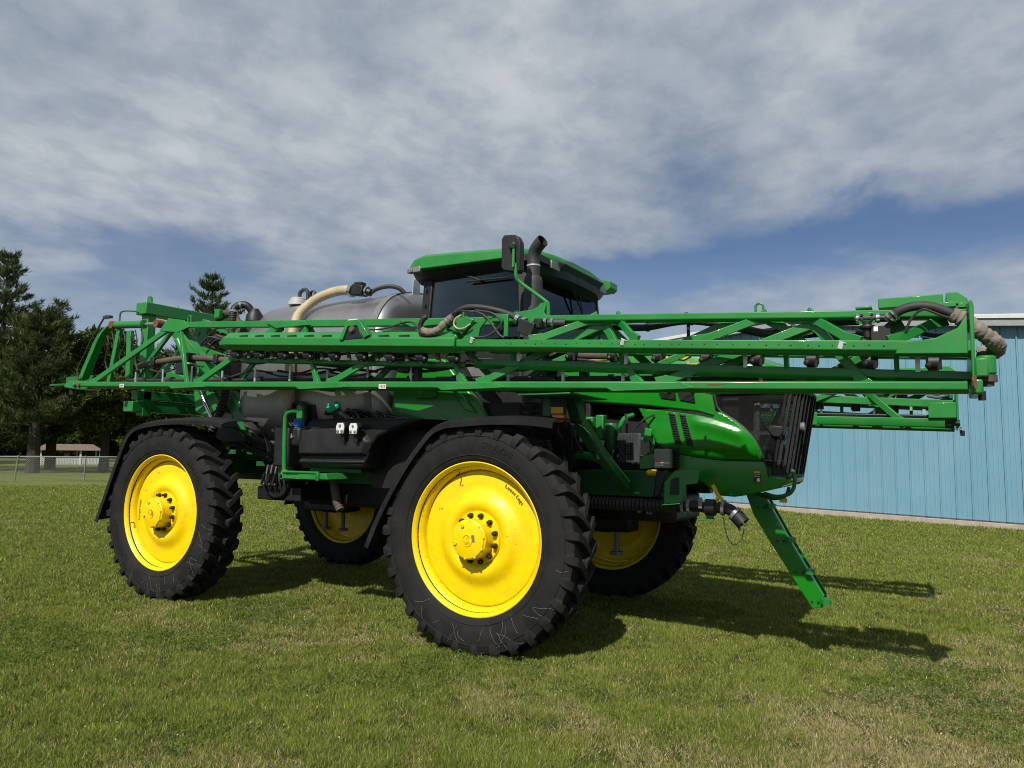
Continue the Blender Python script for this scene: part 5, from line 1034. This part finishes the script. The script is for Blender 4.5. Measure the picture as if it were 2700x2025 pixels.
B('boom_hose', MB().tube(smooth_path([(-.42, -1.96, 2.80), (-.42, -1.97, 2.86), (-.385, -1.97, 2.91), (-.36, -1.96, 2.925)], 5), .024, 12).tube(smooth_path([(-1.2, -1.9, 2.88), (-.9, -1.92, 2.86), (-.6, -1.94, 2.90), (-.48, -1.95, 2.86), (-.44, -1.96, 2.78)], 4), .009, 6).tube(smooth_path([(.08, -1.96, 2.95), (.22, -1.96, 2.90), (.30, -1.95, 2.82), (.38, -1.95, 2.72), (.42, -1.94, 2.69)], 4), .009, 6).tube(smooth_path([(.15, -1.96, 2.94), (.32, -1.96, 2.90), (.40, -1.95, 2.82), (.36, -1.95, 2.76), (.25, -1.95, 2.71), (.14, -1.95, 2.71)], 4), .010, 6).tube(smooth_path([(-.15, -1.96, 2.88), (-.05, -1.97, 2.94), (.06, -1.97, 2.94), (.14, -1.97, 2.92)], 4), .008, 6), 'hose')
B('hose_sleeve', crumpled([(-.40, -1.97, 2.80), (-.36, -1.975, 2.785), (-.28, -1.975, 2.78), (-.22, -1.97, 2.80), (-.17, -1.965, 2.84), (-.11, -1.96, 2.885), (-.08, -1.955, 2.905)], .034, 8), 'canvas', 60)
B('return_hose', MB().tube(smooth_path([(.02, -1.98, 2.905), (-.03, -1.99, 2.88), (-.05, -1.99, 2.83), (-.01, -1.99, 2.79), (.06, -1.99, 2.79), (.12, -1.99, 2.82)], 5), .008, 8), 'beige')
# tip section: folded sheet beam with slots, lamp bracket and nozzles
def zp(x): return 2.845 - .0662 * (x + 2.965)
TIP = [(-.02, .060), (-.02, -.010), (.035, -.065), (.13, -.065), (.19, -.02), (.23, .135), (.20, .150), (.045, .125)]
B('tip_section', MB().extr((-3.0, -1.96, zp(-3.0)), (-.05, -1.96, zp(-.05)), TIP), bevel=.005)
B('tip_nose', MB().loft([[(-3.0, -1.96 + y, zp(-3.0) + z) for y, z in TIP], [(-3.16, -1.90 + y * .6, zp(-3.1) + z * .55) for y, z in TIP]]), bevel=.004)
for i in range(11):
    x = -2.72 + .235 * i
    if -1.36 < x < -.98: continue
    B('slot', MB().prism([(x - .065, zp(x) + .090), (x + .05, zp(x) + .090), (x + .07, zp(x) + .070), (x - .055, zp(x) + .070)], -1.968, -1.935), 'black', 0)
B('ribbed_tread', MB().extr((-.95, -1.86, zp(-.95) + .12), (-.28, -1.86, zp(-.28) + .12), [(0, 0), (0, .012), (.06, .03), (.06, 0)]))
mb = MB()
for i in range(40): x = -.95 + .0168 * i; mb.box((x, -1.835, zp(x) + .143), (.006, .07, .006))
B('tread_rib', mb)
lb = B('lamp_bracket', MB().prism([(-1.36, 2.775), (-1.27, 2.94), (-1.24, 2.955), (-1.12, 2.955), (-.99, 2.80), (-1.05, 2.775), (-1.14, 2.90), (-1.25, 2.90), (-1.31, 2.775)], -2.0, -1.93), bevel=.004)
B('boom_lamp', MB().prism([(-1.33, 2.775), (-1.26, 2.90), (-1.14, 2.90), (-1.07, 2.775)], -1.985, -1.95), 'black', bevel=.006); B('lamp_lens', MB().lathe([(.03, -2.0), (.026, -2.012), (.001, -2.014)], (-1.20, 0, 2.868), 14, 'y').cyl((-1.20, -1.98, 2.868), (-1.20, -2.0, 2.868), .034, 14), 'hosebrown'); B('lamp_cap', MB().b2(-1.25, -1.13, -2.0, -1.95, 2.955, 2.963), 'white', 0)
for i in range(9):
    x = -2.93 + .35 * i; z = zp(x) - .10
    P('nozzle_body', MB().cyl((x, -1.86, z + .05), (x, -1.86, z - .05), .028, 10).lathe([(.03, -.05), (.048, -.035), (.048, .035), (.03, .05)], (x, -1.86, z), 10, 'x').ball((x + .045, -1.88, z - .02), .024, 8, 5).ball((x - .045, -1.88, z + .01), .024, 8, 5), 'black', boom)
    P('nozzle_strap', MB().beam((x + .16, -1.86, z + .06), (x + .19, -1.86, z - .05), .02, .035), 'hosebrown', boom, 0)
B('guard_rail', MB().extr((-2.98, -1.75, zp(-2.98) - .150), (-.1, -1.75, zp(-.1) - .150), [(-.03, .02), (-.03, -.02), (.02, -.03), (.03, .02)]), bevel=.004)
B('guard_hanger', MB().b2(-2.6, -2.56, -1.87, -1.83, 2.66, 2.80).b2(-1.6, -1.56, -1.87, -1.83, 2.60, 2.75).b2(-.5, -.46, -1.87, -1.83, 2.52, 2.66))
# hinge end at the rear: curved arm and fold cylinder
B('fold_arm', MB().loft([[(x - .05, -1.66, z), (x + .05, -1.66, z + .02), (x + .05, -1.56, z + .02), (x - .05, -1.56, z)] for x, z in ((-6.20, 2.60), (-6.09, 2.78), (-5.98, 2.95), (-5.90, 3.08), (-5.81, 3.18), (-5.70, 3.25), (-5.58, 3.29))]), bevel=.01)
B('fold_cylinder', MB().cyl((-5.56, -1.61, 3.292), (-4.98, -1.61, 3.258), .047, 16).cyl((-5.01, -1.61, 3.26), (-4.96, -1.61, 3.257), .055, 16)); B('cylinder_rod', MB().cyl((-4.96, -1.61, 3.257), (-4.70, -1.61, 3.243), .024, 12), 'chrome'); B('rod_eye', MB().cyl((-4.66, -1.66, 3.24), (-4.66, -1.56, 3.24), .05, 14).cyl((-5.58, -1.66, 3.292), (-5.58, -1.56, 3.292), .05, 14), 'rust')
B('rear_outrigger', MB().b2(-6.95, -6.15, -1.62, -1.50, 2.555, 2.57).b2(-6.8, -6.15, -1.50, -1.49, 2.57, 2.68).b2(-6.95, -6.15, -1.63, -1.62, 2.55, 2.575), 'dkgreen', bevel=.003)
B('frame_upright', MB().beam((-5.66, -1.58, 2.54), (-5.50, -1.58, 3.25), .05, .07).beam((-5.25, -1.58, 2.54), (-5.28, -1.58, 3.2), .05, .09), bevel=.006)
mb = MB(); r5 = random.Random(12)
for i in range(7):
    a = Vector((-5.75 + .12 * i, -1.6, 3.2)); mb.tube(smooth_path([a, a + Vector((.05, 0, -.15)), a + Vector((r5.uniform(-.15, .1), .02, -.35)), a + Vector((r5.uniform(-.2, .2), .03, -.55))], 4), .009, 6)
mb.tube(smooth_path([(-6.15, -1.7, 2.6), (-6.18, -1.7, 2.75), (-6.05, -1.69, 2.95), (-5.93, -1.68, 3.15), (-5.78, -1.68, 3.27)], 4), .009, 6).tube(smooth_path([(-5.9, -1.64, 3.25), (-5.80, -1.64, 3.36), (-5.72, -1.64, 3.42), (-5.66, -1.64, 3.40)], 4), .012, 6).box((-5.68, -1.64, 3.40), (.14, .05, .03))
B('hydraulic_hose', mb, 'hose')
# the left-hand boom: the same, mirrored
lb_ = copy_tree(boom, SP); lb_.scale = (1, -1, 1); lb_['label'] = 'far folded boom on the left-hand side'
lb_.matrix_parent_inverse = boom.matrix_parent_inverse; lb_.location = (0, 0, -.14)
for c in list(lb_.children):
    if c.name.split('.')[0] in ('hose_sleeve', 'hinge_block', 'hinge_bush'): bpy.data.objects.remove(c)
P('end_box', MB().b2(3.46, 3.70, -1.44, -1.28, zb_(3.6) + .095, zb_(3.6) + .25), 'green', lb_, bevel=.006)
P('slide_plate', MB().b2(2.02, 2.42, -1.315, -1.30, zb_(2.2) - .012, zb_(2.2) + .125), 'green', lb_, bevel=.004)
P('end_knob', MB().tube([(3.60, -1.36, zb_(3.6) + .045), (3.70, -1.36, zb_(3.6) + .045), (3.705, -1.36, zb_(3.6) + .045), (3.73, -1.36, zb_(3.6) + .045)], [.015, .015, .035, .03], 12), 'black', lb_)

# ---------------------------------------------------------------- rear rack and lift arms
rk = P('boom_rack', MB().b2(-5.72, -5.50, -1.24, 1.24, 3.50, 3.66), 'green', bevel=.01)
for y in (-1.12, 1.12):
    P('mast', MB().b2(-5.68, -5.54, y - .06, y + .06, 2.15, 3.52), 'green', rk, bevel=.008)
    P('lifting_eye', MB().prism([(-5.66, 3.66), (-5.56, 3.66), (-5.565, 3.74), (-5.59, 3.765), (-5.63, 3.765), (-5.655, 3.74)], y - .01, y + .01), 'green', rk)
P('cross_beam', MB().b2(-5.68, -5.54, -1.26, 1.26, 2.36, 2.48), 'green', rk, bevel=.008); P('cross_beam', MB().b2(-5.75, -5.55, -1.32, 1.32, 2.20, 2.335), 'green', rk, bevel=.008)
P('rack_brace', MB().beam((-5.6, -1.1, 2.5), (-5.6, -.3, 3.5), .07, .06).beam((-5.6, 1.1, 2.5), (-5.6, .3, 3.5), .07, .06).b2(-5.66, -5.56, -.35, -.25, 2.3, 3.5).b2(-5.66, -5.56, .25, .35, 2.3, 3.5), 'green', rk, bevel=.006)
P('level_sensor', MB().tube(smooth_path([(-5.62, -1.18, 3.52), (-5.7, -1.3, 3.54), (-5.85, -1.36, 3.53), (-5.88, -1.36, 3.42), (-5.88, -1.36, 3.36)], 4), .012, 6), 'green', rk)
for sg in (-1, 1):
    la = P('lift_arm', MB().beam((-5.45, sg * .92, 3.42), (-4.36, sg * .95, 2.62), .12, .15).beam((-4.36, sg * .95, 2.62), (-3.55, sg * .92, 1.86), .12, .17), 'green', bevel=.012)
    P('lift_arm_lower', MB().beam((-5.5, sg * .85, 2.72), (-4.05, sg * .82, 2.28), .10, .12).beam((-4.12, sg * 1.0, 2.42), (-3.60, sg * 1.0, 1.84), .09, .13).prism([(-4.9, 2.45), (-4.55, 2.5), (-4.35, 2.3), (-4.6, 2.12), (-4.85, 2.2)], sg * .86, sg * .90), 'green', la, bevel=.008)
    P('lift_cylinder', MB().cyl((-5.10, sg * 1.02, 3.15), (-4.68, sg * 1.02, 2.555), .052, 16), 'green', la); P('cylinder_rod', MB().cyl((-4.68, sg * 1.02, 2.555), (-4.28, sg * 1.02, 1.99), .028, 14), 'chrome', la)
    P('rubber_boot', ribbed([Vector((-4.02, sg * 1.12, 2.55)), Vector((-4.02, sg * 1.12, 2.35)), Vector((-4.10, sg * 1.12, 2.2)), Vector((-4.22, sg * 1.1, 2.0)), Vector((-4.28, sg * 1.08, 1.9))], .05, 12, .04, .12), 'hose', la)
P('standpipe', ribbed([Vector((-3.92, -1.15, 2.5)), Vector((-3.92, -1.15, 3.0)), Vector((-3.94, -1.12, 3.38))], .045, 12, .03, .08), 'hose')
P('strainer', MB().tube(smooth_path([(-3.94, -1.12, 3.38), (-3.94, -1.10, 3.46), (-3.88, -1.06, 3.505), (-3.81, -1.02, 3.495), (-3.77, -.98, 3.43)], 4), .045, 12).lathe([(.05, 3.46), (.06, 3.44), (.10, 3.38), (.11, 3.30)], (-3.75, -.95, 0), 18, 'z'), 'black')
P('strainer_clamp', MB().tube([(-3.94, -1.12, 3.41), (-3.94, -1.12, 3.435)], .05, 14).tube([(-3.885, -1.062, 3.500), (-3.86, -1.05, 3.505)], .05, 14), 'chrome')
P('rack_hose', MB().tube(smooth_path([(-5.0, -.5, 3.52), (-4.7, -.6, 3.54), (-4.45, -.7, 3.50), (-4.2, -.85, 3.36), (-4.0, -.9, 3.2)], 5), .055, 12), 'hosebrown')
P('rack_arm', MB().beam((-5.0, -.72, 3.42), (-4.0, -.72, 3.12), .08, .09).box((-4.72, -.72, 3.52), (.10, .06, .12)).beam((-4.7, -1.0, 3.0), (-4.1, -1.05, 2.84), .05, .10), 'green', bevel=.006)
mb = MB()
for i in range(16):
    a = Vector((-4.8 + r5.uniform(0, .8), -1.05 + r5.uniform(-.1, .3), 2.95 + r5.uniform(-.2, .2))); mb.tube(smooth_path([a, a + Vector((.15, 0, .08)), a + Vector((.35, .03, r5.uniform(-.05, .05))), a + Vector((.55, .05, r5.uniform(-.3, .1)))], 4), r5.uniform(.008, .02), 6)
P('rack_hoses', mb, 'hose'); P('manifold', MB().b2(-4.6, -4.3, -1.0, -.7, 2.55, 2.75).b2(-4.05, -3.85, -1.2, -1.0, 2.6, 2.8).b2(-4.5, -4.0, -.8, .3, 2.0, 2.2), 'black', bevel=.01)
# ------------------------------------------------------------------ grass
def fbm(x, y, sc, seed, oct_=4):
    r_ = np.random.default_rng(seed); out = 0; amp = 1; tot = 0
    for o in range(oct_):
        tab = r_.random((256, 256)); u = (x * sc) % 256; v = (y * sc) % 256
        i, j = u.astype(int), v.astype(int); fu, fv = u - i, v - j; fu = fu * fu * (3 - 2 * fu); fv = fv * fv * (3 - 2 * fv)
        a = tab[i % 256, j % 256]; b = tab[(i + 1) % 256, j % 256]; c = tab[i % 256, (j + 1) % 256]; d = tab[(i + 1) % 256, (j + 1) % 256]
        out = out + amp * ((a * (1 - fu) + b * fu) * (1 - fv) + (c * (1 - fu) + d * fu) * fv); tot += amp; amp *= .55; sc *= 2.1
    return out / tot
def grass_mat():
    m = bpy.data.materials.new('grass_blades'); m.use_nodes = True; t = NT(m.node_tree); o = t.n['Material Output']; t.n.remove(t.n['Principled BSDF'])
    at = t.new('ShaderNodeAttribute', attribute_name='tint'); c = at.outputs['Color']
    d = t.new('ShaderNodeBsdfDiffuse', {'Color': c}); l = t.new('ShaderNodeBsdfTranslucent', {'Color': c})
    mx = t.new('ShaderNodeMixShader', {0: .3, 1: d.outputs[0], 2: l.outputs[0]}); t.l.new(mx.outputs[0], o.inputs[0]); return m
M['grass'] = grass_mat()
gr = np.random.default_rng(42)
CX, CY = 3.4843, -7.1371; yaw0 = math.atan2(.864, -.495)
def scatter(r0, r1, dens, half=.80):
    A_ = half * (r1 * r1 - r0 * r0); n = int(A_ * dens); r_ = np.sqrt(gr.uniform(r0 * r0, r1 * r1, n)); a = yaw0 + gr.uniform(-half, half, n)
    return CX + r_ * np.cos(a), CY + r_ * np.sin(a), r_
xs, ys, rs_ = [], [], []
edges = [3.4, 5, 6, 7, 8, 9.5, 11, 13, 15.5, 18.5, 22, 26, 31, 37]
for a, b in zip(edges, edges[1:]):
    m_ = (a + b) / 2; dn = 24000 * min(1, (5.5 / m_) ** 2); x, y, r_ = scatter(a, b, dn); xs.append(x); ys.append(y); rs_.append(r_)
x = np.concatenate(xs); y = np.concatenate(ys); rr = np.concatenate(rs_)
keep = np.ones(len(x), bool)
for wx in (0, -WB):
    for wy in (-YT, YT): keep &= ~((np.abs(x - wx) < .17) & (np.abs(y - wy) < .20))
wd = np.array([.932, -.362]); wn = np.array([.362, .932]); keep &= ((x + 1.782) * wn[0] + (y - 16.609) * wn[1]) < -.12
clump = fbm(x, y, 7.0, 71, 3); keep &= gr.random(len(x)) < np.clip((clump - .18) * 3.0, .25, 1)
x, y, rr, clump = x[keep], y[keep], rr[keep], clump[keep]; n = len(x)
dry = fbm(x, y, .55, 1) * .6 + fbm(x, y, 2.6, 2) * .4
wear = 1 / (1 + np.exp(-((x - 1.2) * .55 - (y + 2.0) * .55)))          # thinner, drier turf to the front of the machine
dr = np.clip((dry - .60 + .26 * wear) * 5.0, 0, 1)
bare = np.clip((fbm(x, y, .9, 11) - .70) * 8, 0, 1) * np.clip(wear * 1.2, 0, 1)
lush = fbm(x, y, .8, 5) * .5 + fbm(x, y, 4.0, 6) * .5
h = (.016 + .022 * lush + .034 * np.clip(clump - .3, 0, .6)) * gr.uniform(.55, 1.35, n) * (1 - .35 * dr) * (1 - .5 * bare) * (1 + .010 * np.maximum(0, rr - 6))
nearw = (-((x + 1.782) * wn[0] + (y - 16.609) * wn[1]) < .42); h = np.where(nearw, h * gr.uniform(1., 2.0, n), h)
wdt = .0030 * gr.uniform(.7, 1.5, n) * (np.maximum(rr, 5.0) / 5.0) ** .85
ld = gr.uniform(0, 2 * np.pi, n); ln = np.abs(gr.normal(0, .62, n)) + .12; ln = np.where(gr.random(n) < .12 + .3 * dr, ln + 1.0, ln)
bd = gr.uniform(0, np.pi, n)
tip = np.stack([x + np.cos(ld) * h * ln, y + np.sin(ld) * h * ln, h / np.sqrt(1 + .3 * ln * ln)], -1)
bx, by = np.cos(bd) * wdt, np.sin(bd) * wdt
P3 = np.stack([np.stack([x - bx, y - by, np.full(n, -.002)], -1), np.stack([x + bx, y + by, np.full(n, -.002)], -1), tip], 1)
t1 = gr.random(n)[:, None]; gA = np.array([.086, .130, .020]); gB = np.array([.285, .325, .066]); gD = np.array([.52, .435, .235]); gE = np.array([.25, .205, .11])
lus = np.clip((lush - .35) * 2.2, 0, 1)[:, None]
t1 = t1 ** 1.5; col = (gA + (gB - gA) * (t1 * .8 + .2 * (1 - lus))) * (.78 + .5 * clump[:, None])
isd = (gr.random(n) < (.11 + .62 * dr + .3 * bare))[:, None]
col = np.where(isd, gD + (gE - gD) * gr.random(n)[:, None], col) * gr.uniform(.72, 1.22, (n, 1)) * np.where(gr.random((n, 1)) < .10, 1.45, 1.)
me = bpy.data.meshes.new('grass'); me.vertices.add(3 * n); me.vertices.foreach_set('co', P3.reshape(-1).astype(np.float32))
me.loops.add(3 * n); me.loops.foreach_set('vertex_index', np.arange(3 * n, dtype=np.int32)); me.polygons.add(n); me.polygons.foreach_set('loop_start', np.arange(0, 3 * n, 3, dtype=np.int32))
at = me.attributes.new('tint', 'FLOAT_COLOR', 'POINT'); at.data.foreach_set('color', np.repeat(np.concatenate([col, np.ones((n, 1))], 1), 3, 0).reshape(-1).astype(np.float32))
me.materials.append(M['grass']); me.update()
tag(link('grass', me), 'short mown lawn grass with dry straw-coloured patches', 'grass', kind='stuff')
# clover leaves and flower heads scattered in the near turf
M['clover'] = leafmat('clover_leaves', (.060, .110, .020), (.120, .185, .042), .25)
M['flower'] = mat('clover_flower', (.62, .60, .52), .9)
x, y, r_ = scatter(3.4, 9, 2600); ck = fbm(x, y, .9, 21) > .58; x, y = x[ck], y[ck]; n = len(x)
c = np.stack([x, y, gr.uniform(.02, .05, n)], -1); d = gr.normal(size=(n, 3)); d[:, 2] *= .25
Pq = leaves_at(c, .010, d, .6); tag(tri_mesh('clover', Pq, gr.random(n), 'clover'), 'low clover leaves growing among the near grass', 'clover', kind='stuff')
x, y, r_ = scatter(3.4, 16, 8); ck = fbm(x, y, .5, 31) > .5; x, y = x[ck], y[ck]; mb = MB()
for a, b in zip(x, y):
    z = gr.uniform(.035, .07); q = gr.uniform(.003, .006); mb.add([(a - q, b, z), (a + q, b, z), (a, b - q, z), (a, b + q, z), (a, b, z + q), (a, b, z - q)], [(0, 2, 4), (2, 1, 4), (1, 3, 4), (3, 0, 4), (2, 0, 5), (1, 2, 5), (3, 1, 5), (0, 3, 5)])
tag(mb.build('clover_flowers', 'flower', smooth=0), 'tiny white clover flower heads dotted over the lawn', 'flowers', kind='stuff')
